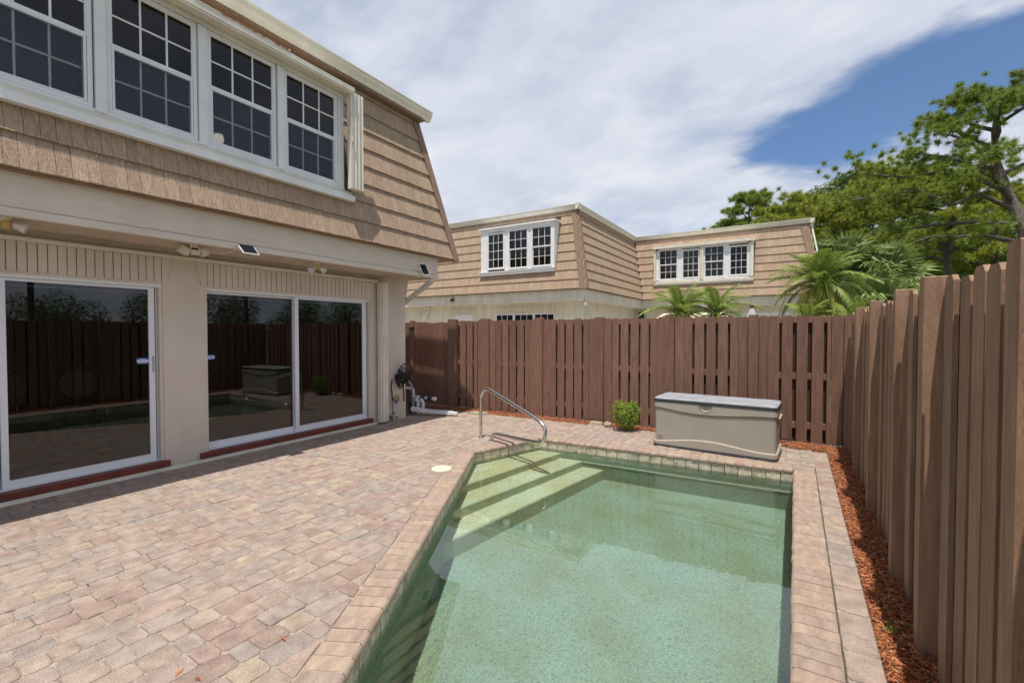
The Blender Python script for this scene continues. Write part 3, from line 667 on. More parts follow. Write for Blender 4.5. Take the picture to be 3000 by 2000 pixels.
# window band
k = MB()
k.fbox(FX,0.5844,0.7664,3.6118,4.9051,-0.3832,0.0057)
for a, b in ((1.5615,1.643),(2.4142,2.4956),(3.2907,3.3722)): k.fbox(FX,a,b,3.6118,4.8764,-0.048,0.029)
k.fbox(FX,4.1692,4.2631,3.6118,4.8859,-0.4024,0.0115); k.fbox(FX,0.5844,4.2631,4.8859,4.9338,-0.4024,0.0287); k.fbox(FX,0.5844,4.4068,3.4633,3.54,-0.0958,0.068)
k.fbox(FX,0.5844,4.2631,3.6022,3.6329,-0.0766,0.0192)
k.build('window_surround', M['white'], house)
k = MB(); k.fbox(FX,0.5844,4.3829,3.5419,3.5543,-0.0958,0.0431); k.fbox(FX,0.5844,4.3781,3.5562,3.6003,-0.0862,0.0211); k.fbox(FX,0.5844,4.3781,3.5543,3.5754,0.023,0.0431); k.build('shutter_track', M['beige'], house)
k = MB(); k.fbox(FX,0.5844,4.311,4.9386,5.0009,-0.3832,0.1916); k.fbox(FX,0.5844,4.311,5.0028,5.0153,-0.3353,0.1629); k.fbox(FX,0.5844,4.3014,4.9147,4.9367,0.115,0.182)
k.build('shutter_track', M['beige'], house)
k = MB(); k.fbox(FX,2.2992,3.353,5.0038,5.0167,0.1648,0.1945); k.fbox(FX,1.916,1.9217,5.0153,5.0488,0.1629,0.182); k.fbox(FX,3.353,3.3587,5.0153,5.0488,0.1629,0.182); k.build('rust_patch', M['rust'], house)
for a, b in ((0.8239,1.5136),(1.6861,2.371),(2.5387,3.2428),(3.4153,4.129)): hung(house, FX, a, b, 3.6741, 4.8428, screen=True, zm=4.2824)
def stack(house, F, u0, d0, z0, z1, n=6, parent_name='folded_shutter', w=0.03, dep=0.11):
    k = MB(); k.fbox(F,u0-0.028,u0-0.004,z0,z1,d0-0.03,d0+0.05); k.fbox(F,u0-0.02,u0-0.008,(z0+z1)/2-0.03,(z0+z1)/2+0.05,d0+0.05,d0+0.075); s = k.build(parent_name, M['beige'], house)
    for i in range(n):
        q = MB(); a = u0+w*i; j = 0.012*(i % 2)
        q.hexa([F.P(a,z0,d0-dep/2+j),F.P(a+w*0.9,z0,d0-dep/2),F.P(a+w*0.9,z0,d0+dep/2-0.012*((i+1) % 2)),F.P(a,z0,d0+dep/2-j)], [F.P(a,z1,d0-dep/2+j),F.P(a+w*0.9,z1,d0-dep/2),F.P(a+w*0.9,z1,d0+dep/2-0.012*((i+1) % 2)),F.P(a,z1,d0+dep/2-j)])
        q.build('slat', M['beige'], s)
stack(house, FX, 4.2966, 0.115, 3.6118, 4.953, 6)
FD = Face((XW, 0, 0), (0,1,0), (1,0,0))
stack(house, FD, 5.47, 0.09, 0.035, 2.44, 5, dep=0.13)
# brick lintels
def lintel(joints, taperL=None, taperR=None):
    for a, b in zip(joints, joints[1:]):
        k = MB(); k.fbox(FD,a+0.0045,b-0.0045,2.162+rnd.uniform(-.002,.002),2.44,-0.01,0.022+rnd.uniform(-.002,.002)); k.build('brick', M['stucco'], house)
    for tp in (taperL, taperR):
        if tp:
            (b0, b1, t0, t1) = tp; k = MB()
            k.hexa([FD.P(b0,2.16,-0.01),FD.P(b1,2.16,-0.01),FD.P(b1,2.16,0.022),FD.P(b0,2.16,0.022)], [FD.P(t0,2.44,-0.01),FD.P(t1,2.44,-0.01),FD.P(t1,2.44,0.022),FD.P(t0,2.44,0.022)]); k.build('brick', M['stucco'], house)
js = [1.106,1.176,1.244,1.313,1.383,1.453,1.522,1.591,1.663,1.734,1.806,1.881,1.951,2.025,2.099,2.17,2.243,2.316]
lintel([1.106-0.07*i for i in range(15,0,-1)]+js, None, (2.319,2.367,2.319,2.41))
js = [2.79]
while js[-1] < 5.20: js.append(js[-1]+0.0735)
lintel(js, (2.73,2.787,2.66,2.787), (js[-1]+0.003,5.353,js[-1]+0.003,5.42))
k = MB(); k.box(XW,-6.105,-1.5,5.46,2.458,2.476); k.box(-6.115,-6.098,-1.5,5.458,2.442,2.478); k.box(XW,-6.14,-1.5,5.457,2.442,2.457); k.build('shutter_track', M['beige'], house)
k = MB(); k.box(-6.150,-6.118,-1.5,5.46,0.0,0.026); k.box(-6.135,-6.119,-1.5,5.46,0.026,0.041); k.build('floor_track', M['beige'], house)
for a, b in ((-0.15,2.37),(2.69,5.354)):
    k = MB(); k.hexa([(-6.24,a,0.045),(-6.12,a,0.045),(-6.12,b,0.045),(-6.24,b,0.045)], [(-6.24,a,0.118),(-6.128,a+0.004,0.112),(-6.128,b-0.004,0.112),(-6.24,b,0.118)]); k.build('door_sill', M['redpaint'], house)
FG = Face((-6.22, 0, 0), (0,1,0), (1,0,0))
def slider(y0, y1, panels, zt, sticker, handle):
    k = MB(); k.fbox(FG,y0,y1,zt,zt+0.036,-0.1,0.03); k.fbox(FG,y0,y0+0.02,0.11,zt,-0.1,0.012); k.fbox(FG,y1-0.045,y1-0.012,0.11,zt,-0.1,-0.03); k.fbox(FG,y1-0.03,y1,0.11,zt,-0.03,0.034,1); k.fbox(FG,y0,y1,0.1185,0.128,-0.1,0.02)
    d = k.build('sliding_door', [M['alu'], M['fascia']], house)
    for a, b, off, sl, sr in panels:
        k = MB(); k.fbox(FG,a,a+sl,0.13,zt-0.002,off-0.035,off); k.fbox(FG,b-sr,b,0.13,zt-0.002,off-0.035,off); k.fbox(FG,a+sl,b-sr,0.13,0.205,off-0.035,off-0.002); k.fbox(FG,a+sl,b-sr,zt-0.03,zt-0.002,off-0.035,off-0.002)
        k.build('door_frame', M['alu'], d)
        me = bpy.data.meshes.new('door_glass'); q = [FG.P(a+sl,0.205,off-0.018),FG.P(b-sr,0.205,off-0.018),FG.P(b-sr,zt-0.03,off-0.018),FG.P(a+sl,zt-0.03,off-0.018)]
        me.from_pydata([tuple(v) for v in q], [], [(0,1,2,3)]); me.materials.append(M['doorglass']); link('door_glass', me, d)
        k = MB(); k.fbox(FG,a+sl,b-sr,zt-0.075,zt-0.062,off-0.05,off-0.04); k.build('pale_strip', M['alu'], d)  # thin pale strip behind the top of each pane
    a, b, z0, z1, off = sticker
    k = MB(); k.fbox(FG,a,b,z0,z1,off-0.017,off-0.0155)
    k.fbox(FG,a+0.001,b-0.001,z0+(z1-z0)*0.30,z0+(z1-z0)*0.68,off-0.0155,off-0.0150,1)
    w = b-a; h = z1-z0
    for f0, f1, g0, g1, m_ in ((0.22,0.8,0.78,0.90,1),(0.15,0.88,0.08,0.20,1),(0.16,0.84,0.55,0.62,0),(0.12,0.88,0.38,0.46,0)):
        n_ = 9
        for i in range(n_):
            u = a+w*(f0+(f1-f0)*i/n_); k.fbox(FG,u,u+w*(f1-f0)/n_*0.62,z0+h*g0,z0+h*g1,off-0.015,off-0.0146,m_)
    k.build('sticker', [M['blue'], M['white']], d)
    if handle:
        k = MB(); a, b, z0, z1 = handle; k.fbox(FG,a,b,z0,z1,0.0,0.004); k.build('handle', M['greypvc'], d)
slider(-0.15, 2.33, [(-0.13,1.06,-0.045,0.04,0.04),(1.065,2.266,0.0,0.046,0.055)], 2.105, (2.10,2.21,1.238,1.302,0.0), (2.238,2.257,1.134,1.321))
slider(2.79, 5.35, [(2.80,4.02,-0.045,0.018,0.04),(3.985,5.28,0.0,0.06,0.066)], 2.105, (2.825,2.925,1.247,1.305,-0.045), None)
# downspout at the far corner
k = MB()
def spout(k, pts, w=0.075, h=0.055):
    for a, b in zip(pts, pts[1:]): k.bar(a, b, w, h, (0,0,1) if abs((Vector(b)-Vector(a)).normalized().z) < 0.9 else (1,0,0))
spout(k, [(-5.52,6.17,2.558),(-5.525,6.17,2.4909)]); spout(k, [(-5.52,6.17,2.5005),(-6.45,6.33,2.10)], 0.085, 0.06); spout(k, [(-6.45,6.33,2.12),(-6.45,6.33,0.2)], 0.085, 0.06)
k.build('downspout', M['pvc'], house)
k = MB(); spout(k, [(-6.25,6.40,0.12),(-6.00,6.50,0.085)], 0.10, 0.07); spout(k, [(-6.01,6.495,0.087),(-5.52,6.72,0.055)], 0.10, 0.06); spout(k, [(-5.53,6.715,0.056),(-5.42,6.76,0.045)], 0.085, 0.045)
tag(k.build('downspout_extension', M['pvc']), 'white gutter downspout extension lying on the pavers beside the house corner', 'downspout')
k = MB(); k.box(-5.7672,-5.7384,5.8438,5.8821,2.5053,2.5465); k.build('junction_box', M['cream'], house)

# dining chairs behind the left door
def chair():
    t = thing('dining_chair', (0,0,0), 'dark wooden oval backed dining chair behind the left glass door', 'chair', 'dining chairs')
    k = MB(); pts = [(0.02-0.06*math.sin(a), 0.22*math.cos(a), 0.78+0.26*math.sin(a)) for a in [2*math.pi*i/20 for i in range(21)]]
    k.tube(pts, 0.02, 6, 0, False); k.tube([(0.03,-0.12,0.5),(0.02,-0.1,0.56)], 0.018, 6); k.tube([(0.03,0.12,0.5),(0.02,0.1,0.56)], 0.018, 6); k.build('backrest_frame', M['darkwood'], t)
    k = MB(); k.lathe([(0.19,0.02),(0.2,0.03),(0.19,0.045)], (0,0,0.78), 'X', 20); k.build('backrest', M['upholstery'], t)
    k = MB(); k.box(0.02,0.46,-0.23,0.23,0.40,0.48); k.build('seat', M['upholstery'], t)
    for x_ in (0.05,0.43):
        for y_ in (-0.2,0.2):
            k = MB(); k.tube([(x_,y_,0.42),(x_,y_,0.2),(x_+(0.02 if x_ > 0.2 else -0.04),y_,0)], [0.025,0.02,0.014], 6); k.build('leg', M['darkwood'], t)
    return t
c0 = chair(); c0.location = (-8.3,2.62,0.10); c0.rotation_euler.z = R(150)
copy_tree(c0, (-8.5,2.2,0.10), R(20), label='dining chair turned away behind the left glass door, nearer the middle of the pane'); copy_tree(c0, (-8.2,1.5,0.10), R(-95), label='dining chair seen side on behind the left glass door')
c0['label'] = 'oval backed dining chair behind the left glass door, nearest the pillar'
lampm, N_, L_, B_ = newmat('lamp_glow'); B_.inputs['Emission Color'].default_value = (1,0.9,0.7,1); B_.inputs['Emission Strength'].default_value = 1.6
t = thing('ceiling_lamp', (-9.2,4.4,5.33), 'small lit round lamp seen through the third upstairs window of the near house', 'lamp')
k = MB(); k.lathe([(0.10,0.0),(0.12,-0.03),(0.10,-0.06),(0.075,-0.06)], (-9.2,4.4,5.33), 'Z', 20); k.build('housing', M['lampwhite'], t)
k = MB(); k.lathe([(0.02,0.0),(0.075,-0.03),(0.095,-0.09),(0.075,-0.15),(0.03,-0.175)], (-9.2,4.4,5.28), 'Z', 20); k.build('bulb', lampm, t)

# ------------------------------------------------------------------ lights and solar panels on the near house
def flood(loc, label, ends):
    t = thing('flood_light', loc, label, 'light', 'twin bulb flood lights under the eave')
    x_, y_, z_ = loc
    k = MB(); k.lathe([(0.055,0),(0.055,-0.02),(0.03,-0.03)], loc, 'Z', 14); k.build('mount', M['lampwhite'], t)
    k = MB(); k.lathe([(0.03,0.0),(0.035,-0.025),(0.032,-0.06),(0.015,-0.068)], (x_+0.02,y_+0.01,z_-0.025), 'Z', 12); k.build('motion_sensor', M['yellowed'], t)
    for d in ends:
        d = Vector(d).normalized(); p = Vector(loc)+Vector((0,0,-0.03)); k = MB()
        k.tube([p, p+d*0.06, p+d*0.065, p+d*0.10, p+d*0.135, p+d*0.14], [0.016,0.018,0.03,0.036,0.047,0.047], 14, 0, False)
        k.tube([p+d*0.136, p+d*0.1365], [0.0465,0.04], 14); k.build('bulb', M['lampwhite'], t)
flood((-5.7001,3.9853,2.558), 'twin bulb flood light under the eave above the right sliding door', [(0.2,-0.75,-0.62),(0.25,0.8,-0.5)])
flood((-5.6809,1.0155,2.558), 'twin bulb flood light with yellowed sensor above the left sliding door', [(0.35,0.9,-0.32),(0.2,-0.9,-0.4)])
t = thing('security_light', (-5.7001,2.4381,2.558), 'cream three headed security light under the eave above the pillar', 'light')
k = MB(); k.box(-5.748,-5.6522,2.3998,2.4812,2.5053,2.558); k.build('mount', M['cream'], t)
for yy, ang, w in ((2.3519,R(-28),0.11),(2.4525,R(2),0.096),(2.5435,R(28),0.082)):
    k = MB(); q = [(-w/2,-0.045),(w/2,-0.045),(w/2-0.008,0.03),(-w/2+0.008,0.03)]
    pts = [(math.cos(ang)*a-math.sin(ang)*b, math.sin(ang)*a+math.cos(ang)*b) for a, b in q]
    k.hexa([(-5.6522,yy+a,2.4957+b) for a, b in pts], [(-5.7336,yy+a*0.9,2.4957+b*0.9) for a, b in pts]); k.build('lamp_head', M['cream'], t)
def panel(corners, label, bracket):
    q = [Vector(c) for c in corners]; c = sum(q, Vector())/4; nn = (q[1]-q[0]).cross(q[3]-q[0]).normalized()
    if nn.x < 0: nn = -nn
    t = thing('solar_panel', tuple(c-nn*0.02), label, 'solar panel', 'small solar panels on the fascia')
    k = MB(); k.hexa([v-nn*0.014 for v in q], q); k.build('frame', M['white'], t)
    qi = [v+(c-v)*0.09 for v in q]; k = MB(); k.hexa([v-nn*0.002 for v in qi], [v+nn*0.0015 for v in qi]); k.build('solar_cells', M['solar'], t)
    k = MB(); k.tube([c-nn*0.012, Vector(bracket)], 0.010, 8); k.tube([Vector(bracket)+Vector((-0.012,0,0)), Vector(bracket)], 0.03, 10); k.build('bracket', M['lampwhite'], t)
panel([(-5.3935,2.7638,2.6011),(-5.3935,2.9459,2.6011),(-5.2882,2.9602,2.4909),(-5.2882,2.7782,2.4909)], 'small solar panel on the fascia beside the security light', (-5.475,2.874,2.5963))
panel([(-5.4223,5.748,2.7496),(-5.3648,5.8438,2.7496),(-5.3073,5.8869,2.5724),(-5.3648,5.7911,2.558)], 'small solar panel tilted upright at the far end of the fascia', (-5.4721,5.6714,2.6634))
t = thing('cable', (-5.6522,2.6058,2.4909), 'thin pale cable between the security light and its solar panel', 'cable')
k = MB(); k.tube([(-5.6809,2.5483,2.5101),(-5.6139,2.6345,2.4861),(-5.5372,2.7111,2.4909),(-5.4702,2.8261,2.558)], 0.003, 5); k.build('wire', M['lampwhite'], t)

# ------------------------------------------------------------------ hose reel, tap, pool plumbing
HX = -6.17
t = thing('hose_holder', (HX,5.97,0.84), 'black cast iron scrollwork hose holder on the wall corner', 'hose holder')
cy, cz, rx = 6.00, 0.85, 0.165
k = MB(); X1 = HX+0.16
k.tube([(X1,cy+rx*math.cos(a),cz+rx*math.sin(a)) for a in [2*math.pi*i/28 for i in range(29)]], 0.011, 6, 0, False)
def spiral(y, z, r, turns, s, ph=0):
    return [(X1, y+s*r*(1-i/22*0.8)*math.cos(ph+turns*2*math.pi*i/22), z+r*(1-i/22*0.8)*math.sin(ph+turns*2*math.pi*i/22)) for i in range(23)]
for s in (-1, 1):
    for yy, zz, r in ((0.06,0.075,0.042),(0.09,0.02,0.034),(0.06,-0.07,0.045),(0.10,-0.03,0.03)):
        k.tube(spiral(cy+s*yy, cz+zz, r, 1.5, s), 0.007, 5, 0, False)
k.tube([(X1,cy,cz-rx),(X1,cy,cz+rx)], 0.007, 5); k.tube([(X1,cy-rx,cz),(X1,cy+rx,cz)], 0.007, 5)
k.build('scroll_plate', M['black'], t)
k = MB(); k.lathe([(0.06,0.0),(0.06,0.16)], (HX,cy,cz-0.06), 'X', 18); k.build('drum', M['black'], t)
k = MB(); k.box(HX,HX+0.012,cy-0.03,cy+0.03,cz-0.16,cz+0.06); k.build('back_plate', M['black'], t)
k = MB()
for j in range(6):
    rr = 0.108+0.012*(j % 2); xx = HX+0.045+0.018*j
    k.tube([(xx,cy-0.015+rr*1.15*math.cos(a),cz-0.075+rr*(0.62 if math.sin(a) > 0 else 0.95)*math.sin(a)) for a in [2*math.pi*i/20 for i in range(21)]], 0.0125, 6, 0, False)
k.tube([(HX+0.07,5.86,0.70),(HX+0.08,5.90,0.61),(HX+0.08,5.945,0.565),(HX+0.08,5.985,0.60),(HX+0.09,6.00,0.68)], 0.0125, 6)
k.tube([(HX+0.06,5.77,0.74),(HX+0.05,5.755,0.62),(HX+0.05,5.775,0.50),(HX+0.05,5.785,0.36)], 0.0125, 6)
k.tube([(HX+0.06,6.05,0.72),(HX+0.06,6.045,0.55),(HX+0.06,6.06,0.40),(HX+0.06,6.05,0.32)], 0.0125, 6)
k.tube([(HX+0.07,5.93,0.66),(HX+0.075,5.94,0.60)], 0.016, 6)
tag(k.build('garden_hose', M['rubber'], None, True), 'black garden hose coiled on the scrollwork holder with loose ends hanging', 'hose')
t = thing('wall_tap', (HX,5.82,0.34), 'brass wall tap with blue handle below the hose holder', 'tap')
k = MB(); k.tube([(HX,5.85,0.34),(HX+0.06,5.84,0.34),(HX+0.08,5.84,0.31)], 0.014, 8); k.tube([(HX+0.03,5.70,0.335),(HX+0.03,5.85,0.335)], 0.009, 8); k.build('tap_body', M['greypvc'], t)
k = MB(); k.lathe([(0.03,0.0),(0.03,0.014)], (HX+0.085,5.835,0.335), 'X', 10); k.build('handle', M['bluehandle'], t)
k = MB(); k.tube([(HX+0.012,5.70,0.335),(HX+0.012,5.70,0.0)], 0.008, 8); k.tube([(HX+0.014,5.83,0.33),(HX+0.014,5.83,0.0)], 0.010, 8); k.build('supply_pipe', M['greypvc'], t)
k = MB(); k.lathe([(0.075,-0.005),(0.07,0.02),(0.05,0.03)], (HX,5.925,0.375), 'X', 14); k.build('foam_patch', M['tan'], t)
t = thing('pool_plumbing', (-6.2,6.62,0), 'white pool pipes with black valves beside the house corner', 'pipes')
yy = 6.62; r = 0.03
k = MB(); k.tube([(-6.60,yy,0.47),(-6.47,yy,0.47),(-6.43,yy,0.455),(-6.415,yy,0.41),(-6.415,yy,-0.05)], r, 10); k.build('pipe', M['pvc'], t)
k = MB(); k.tube([(-6.44,yy,0.31),(-5.86,yy,0.31)], r, 10); k.tube([(-5.90,yy,0.31),(-5.84,yy,0.31)], 0.036, 10); k.build('pipe', M['pvc'], t)
for xx in (-6.22,-6.09):
    k = MB(); k.tube([(xx-0.06,yy-0.07,0.26),(xx-0.02,yy-0.07,0.26),(xx,yy-0.07,0.23),(xx,yy-0.07,-0.05)], r, 10); k.tube([(xx-0.06,yy-0.07,0.26),(xx-0.07,yy,0.30)], r, 8); k.tube([(xx,yy-0.07,0.205),(xx,yy-0.07,0.16)], 0.036, 10); k.build('pipe', M['pvc'], t)
for xx in (-6.15,-5.97):
    k = MB(); k.tube([(xx-0.05,yy,0.31),(xx+0.05,yy,0.31)], 0.045, 10); k.tube([(xx,yy,0.33),(xx,yy,0.385)], 0.022, 8); k.bar((xx-0.06,yy-0.01,0.405),(xx+0.05,yy,0.385), 0.03, 0.014); k.build('valve', M['chest_dark'], t)
k = MB(); k.tube([(-6.56,yy-0.1,0.69),(-6.46,yy-0.08,0.61),(-6.40,yy-0.06,0.54),(-6.385,yy-0.06,0.46),(-6.34,yy-0.06,0.12),(-6.335,yy-0.06,-0.03)], 0.017, 8); k.build('conduit', M['greypvc'], t)
t = thing('bucket', (-6.55,6.62,0), 'dark bucket half hidden behind the house corner', 'bucket')
k = MB(); k.lathe([(0.09,-0.02),(0.11,0.18),(0.113,0.19),(0.10,0.19),(0.085,0.0)], (-6.50,6.70,0), 'Z', 16); k.build('pail', M['chest_dark'], t)
t = thing('weed', (-6.12,5.74,0), 'small green weeds growing at the foot of the wall below the tap', 'weed')
def leafball(mb, c, rad, n, size, seed, flat=1.0, up=0.3, hollow=0.55):
    r_ = random.Random(seed)
    for _ in range(n):
        d = Vector((r_.gauss(0,1), r_.gauss(0,1), r_.gauss(0,1))).normalized(); q = r_.random()**0.4*(1-hollow)+hollow*r_.random()**0.15
        p = Vector(c)+Vector((d.x*rad[0], d.y*rad[1], d.z*rad[2]))*min(1, q)
        nn = (d+Vector((0,0,up))+Vector((r_.gauss(0,.5), r_.gauss(0,.5), r_.gauss(0,.5)))).normalized(); a = nn.orthogonal().normalized()
        a = (Matrix.Rotation(r_.uniform(0, 6.28), 3, nn) @ a); b = nn.cross(a); s = size*r_.uniform(0.6, 1.35)
        mb.add([p-a*s, p-b*s*0.38+nn*s*0.1, p+a*s, p+b*s*0.38+nn*s*0.1], [(0,1,2,3)])
k = MB(); leafball(k, (-6.11,5.73,0.06), (0.03,0.04,0.06), 30, 0.022, 3); leafball(k, (-6.11,5.80,0.13), (0.02,0.03,0.03), 10, 0.02, 4); leafball(k, (-6.11,5.88,0.04), (0.02,0.03,0.03), 10, 0.02, 5); k.build('leaves', M['oak'], t)

# ------------------------------------------------------------------ handrail, chest, small things
P1 = Vector((-4.014,5.571,0)); ud = Vector((0.953,-0.303,0))
pts2 = [(0,-0.02),(0,0.30),(0,0.585),(0.012,0.645),(0.045,0.70),(0.10,0.737),(0.16,0.748),(0.22,0.742),(0.306,0.716),(0.56,0.647),(0.814,0.575),(1.05,0.507),(1.225,0.452),(1.30,0.42),(1.35,0.38),(1.378,0.33),(1.375,0.265),(1.345,0.205),(1.29,0.168),(1.20,0.152),(1.0,0.143),(0.814,0.134),(0.60,0.126),(0.40,0.118),(0.335,0.105),(0.28,0.07),(0.25,0.02),(0.24,-0.02)]
def smoothpts(p, n=3):
    out = []
    for i in range(len(p)-1):
        p0, p1, p2, p3 = p[max(i-1,0)], p[i], p[i+1], p[min(i+2,len(p)-1)]
        for j in range(n):
            t_ = j/n; f = lambda a, b, c, d: 0.5*((2*b)+(-a+c)*t_+(2*a-5*b+4*c-d)*t_**2+(-a+3*b-3*c+d)*t_**3)
            out.append(tuple(f(a, b, c, d) for a, b, c, d in zip(p0, p1, p2, p3)))
    return out+[p[-1]]
t = thing('pool_handrail', tuple(P1), 'bent stainless steel handrail standing over the pool steps', 'handrail')
k = MB(); k.tube([tuple(P1+ud*a+Vector((0,0,b))) for a, b in smoothpts(pts2)], 0.0245, 14); k.build('rail', M['steel'], t, True)
for a in (0, 0.24):
    p = P1+ud*a; k = MB(); k.lathe([(0.042,0.0),(0.042,0.006),(0.028,0.012)], tuple(p), 'Z', 16); k.build('anchor_collar', M['steel'], t)
# deck chest
ang = math.atan2(6.425-6.50, 1.50); CH = thing('storage_chest', (0,0,0), 'long taupe resin storage chest with grey lid beside the pool', 'storage box')
LEN, DEP = 1.50, 0.63
def wave1(s): return 0.078+0.072*math.sin(math.pi*min(1, s*1.08))**1.5*(1-0.25*s)+0.012*s
def wave2(s): return 0.548-0.052*math.sin(math.pi*(s**0.8))**1.6-0.006*s
k = MB(); nx_ = 32; prof_n = 8
def colprof(s): 
    a, b = wave1(s), wave2(s)
    return [(0.035,0.012),(a-0.014,0.012),(a-0.004,0.010),(a+0.004,-0.010),(b-0.016,-0.004),(b-0.005,-0.014),(b+0.003,0.009),(0.625,0.006)]
path = []
cr_ = 0.05
for i in range(nx_+1): path.append((cr_+(LEN-2*cr_)*i/nx_, 0.0, 0, -1, i/nx_))
for i in range(1, 6): a_ = math.pi/2*i/5; path.append((LEN-cr_+cr_*math.sin(a_), cr_-cr_*math.cos(a_), math.sin(a_), -math.cos(a_), 1.0))
for i in range(1, 9): path.append((LEN, cr_+(DEP-2*cr_)*i/8, 1, 0, 1.0-0.25*i/8))
path += [(LEN-0.02,DEP,0.7,0.7,0.75),(0.02,DEP,-0.7,0.7,0.2),(0,DEP-0.05,-1,0,0.2),(0,cr_,-1,0,0.0)]
for i in range(1, 5): a_ = math.pi/2*i/5; path.append((cr_-cr_*math.cos(a_), cr_-cr_*math.sin(a_), -math.cos(a_), -math.sin(a_), 0))
vs = []; K = len(path)
for (px_, py_, nx0, ny0, s) in path:
    for z_, d in colprof(s): vs.append((px_+nx0*d, py_+ny0*d, z_))
fs = [(i*8+j, ((i+1) % K)*8+j, ((i+1) % K)*8+j+1, i*8+j+1) for i in range(K) for j in range(7)]+[tuple(i*8+7 for i in range(K))]
k.add(vs, fs); k.build('body', M['chest'], CH, False)
k = MB(); 
for lev, (gz, go) in enumerate(((0.0,0.018),(0.018,0.018),(0.036,0.012))): pass
ring = lambda o_, z_: [(px_+nx0*o_, py_+ny0*o_, z_) for (px_, py_, nx0, ny0, s) in path]
def rings(k, levels, cap=True):
    vs = [p for o_, z_ in levels for p in ring(o_, z_)]; fs = [(l*K+i, l*K+(i+1) % K, (l+1)*K+(i+1) % K, (l+1)*K+i) for l in range(len(levels)-1) for i in range(K)]
    fs.append(tuple((len(levels)-1)*K+i for i in range(K))); k.add(vs, fs)
rings(k, [(0.016,0.0),(0.018,0.006),(0.018,0.022),(0.012,0.036),(0.0,0.037)]); k.build('base', M['chest_dark'], CH)
k = MB(); rings(k, [(0.006,0.622),(0.012,0.628),(0.012,0.660),(0.002,0.662)]); k.build('lid_rim', M['chest_dark'], CH)
k = MB(); rings(k, [(0.006,0.661),(0.006,0.668),(-0.004,0.680),(-0.03,0.684)]); k.build('lid', M['chest_lid'], CH)
k = MB(); k.box(LEN/2-0.003,LEN/2+0.003,0.05,DEP-0.04,0.6835,0.6865); k.build('lid_seam', M['chest_lid'], CH)
k = MB(); yl = -0.012
prf = [(-0.085,0.655),(0.085,0.655),(0.075,0.618),(0.06,0.612),(-0.06,0.612),(-0.075,0.618)]
cxl = LEN*0.455
k.add([(cxl+a, yl-0.010, b) for a, b in prf]+[(cxl+a, yl+0.02, b) for a, b in prf], [(0,1,2,3,4,5),(11,10,9,8,7,6)]+[(i,(i+1) % 6,6+(i+1) % 6,6+i) for i in range(6)]); k.build('latch', M['chest_dark'], CH)
k = MB(); k.tube([(cxl+0.062*math.cos(a), -0.009, 0.607+0.068*math.sin(a)) for a in [math.pi+math.pi*i/14 for i in range(15)]], 0.0055, 6); k.build('latch_surround', M['cream'], CH)
k = MB(); k.tube([(LEN+0.012,0.20,0.50),(LEN+0.022,0.22,0.53),(LEN+0.022,0.38,0.535),(LEN+0.012,0.40,0.505)], 0.008, 6); k.build('handle', M['cream'], CH)
k = MB(); ro = [(0.085+0.033*math.cos(a)*(1 if math.cos(a) > 0 else 0.95), -0.0005, 0.137+0.0125*math.sin(a)) for a in [2*math.pi*i/24 for i in range(25)]]; k.tube(ro, 0.0016, 4, 0, False)
emb = k.build('emblem', M['chest_dark'], CH)
fc = bpy.data.curves.new('emblem_lettering', 'FONT'); fc.body = 'LIFETIME'; fc.size = 0.0135; fc.align_x = 'CENTER'; fc.align_y = 'CENTER'; fc.extrude = 0.0004; fc.materials.append(M['chest_dark'])
ft = bpy.data.objects.new('lettering_curve', fc); col.objects.link(ft); bpy.context.view_layer.update(); fme = bpy.data.meshes.new_from_object(ft.evaluated_get(bpy.context.evaluated_depsgraph_get())); bpy.data.objects.remove(ft); fo = link('emblem_lettering', fme, emb); fo.location = (0.085,0.0005,0.137); fo.rotation_euler = (math.pi/2,0,0)
CH.location = (-1.672,6.49,0); CH.rotation_euler.z = ang
k = MB(); k.lathe([(0.118,-0.004),(0.118,0.004),(0.114,0.007),(0.02,0.008)], (-3.49,4.055,0), 'Z', 32); t = tag(k.build('skimmer_lid', M['cream']), 'round cream skimmer lid set in the pavers beside the pool coping', 'lid')
k2 = MB(); k2.box(-3.51,-3.47,4.02,4.03,0.0075,0.0092); k2.build('finger_slot', M['chest_dark'], t)
k = MB(); k.prism([(-5.40,7.05),(-5.08,7.10),(-5.02,7.24),(-5.34,7.24)], 0.0, 0.03); tag(k.build('stepping_stone', M['stone']), 'flat grey stone slab lying at the edge of the back mulch', 'stone')
def rock(name, c, s, seed, label):
    bm = bmesh.new(); bmesh.ops.create_icosphere(bm, subdivisions=2, radius=1)
    for v in bm.verts:
        q = 1+0.35*mnoise.noise(v.co*1.3+Vector((seed,0,0))); v.co = Vector((v.co.x*s[0]*q, v.co.y*s[1]*q, max(-0.6, v.co.z)*s[2]*q))
    me = bpy.data.meshes.new(name); bm.to_mesh(me); bm.free(); me.materials.append(M['stone']); o = link(name, me); o.location = c; tag(o, label, 'rock'); return o
rock('rock', (-2.66,7.32,0.04), (0.06,0.05,0.05), 1.0, 'small pale rock beside the green shrub at the back fence')
k = MB(); k.hexa([(-2.98,7.30,0),(-2.76,7.32,0),(-2.76,7.42,0),(-2.98,7.40,0)], [(-2.97,7.31,0.06),(-2.77,7.33,0.055),(-2.77,7.41,0.055),(-2.97,7.39,0.06)]); tag(k.build('stone_block', M['stone']), 'low rectangular stone block left of the rock at the back fence', 'stone')
k = MB(); r_ = random.Random(77)
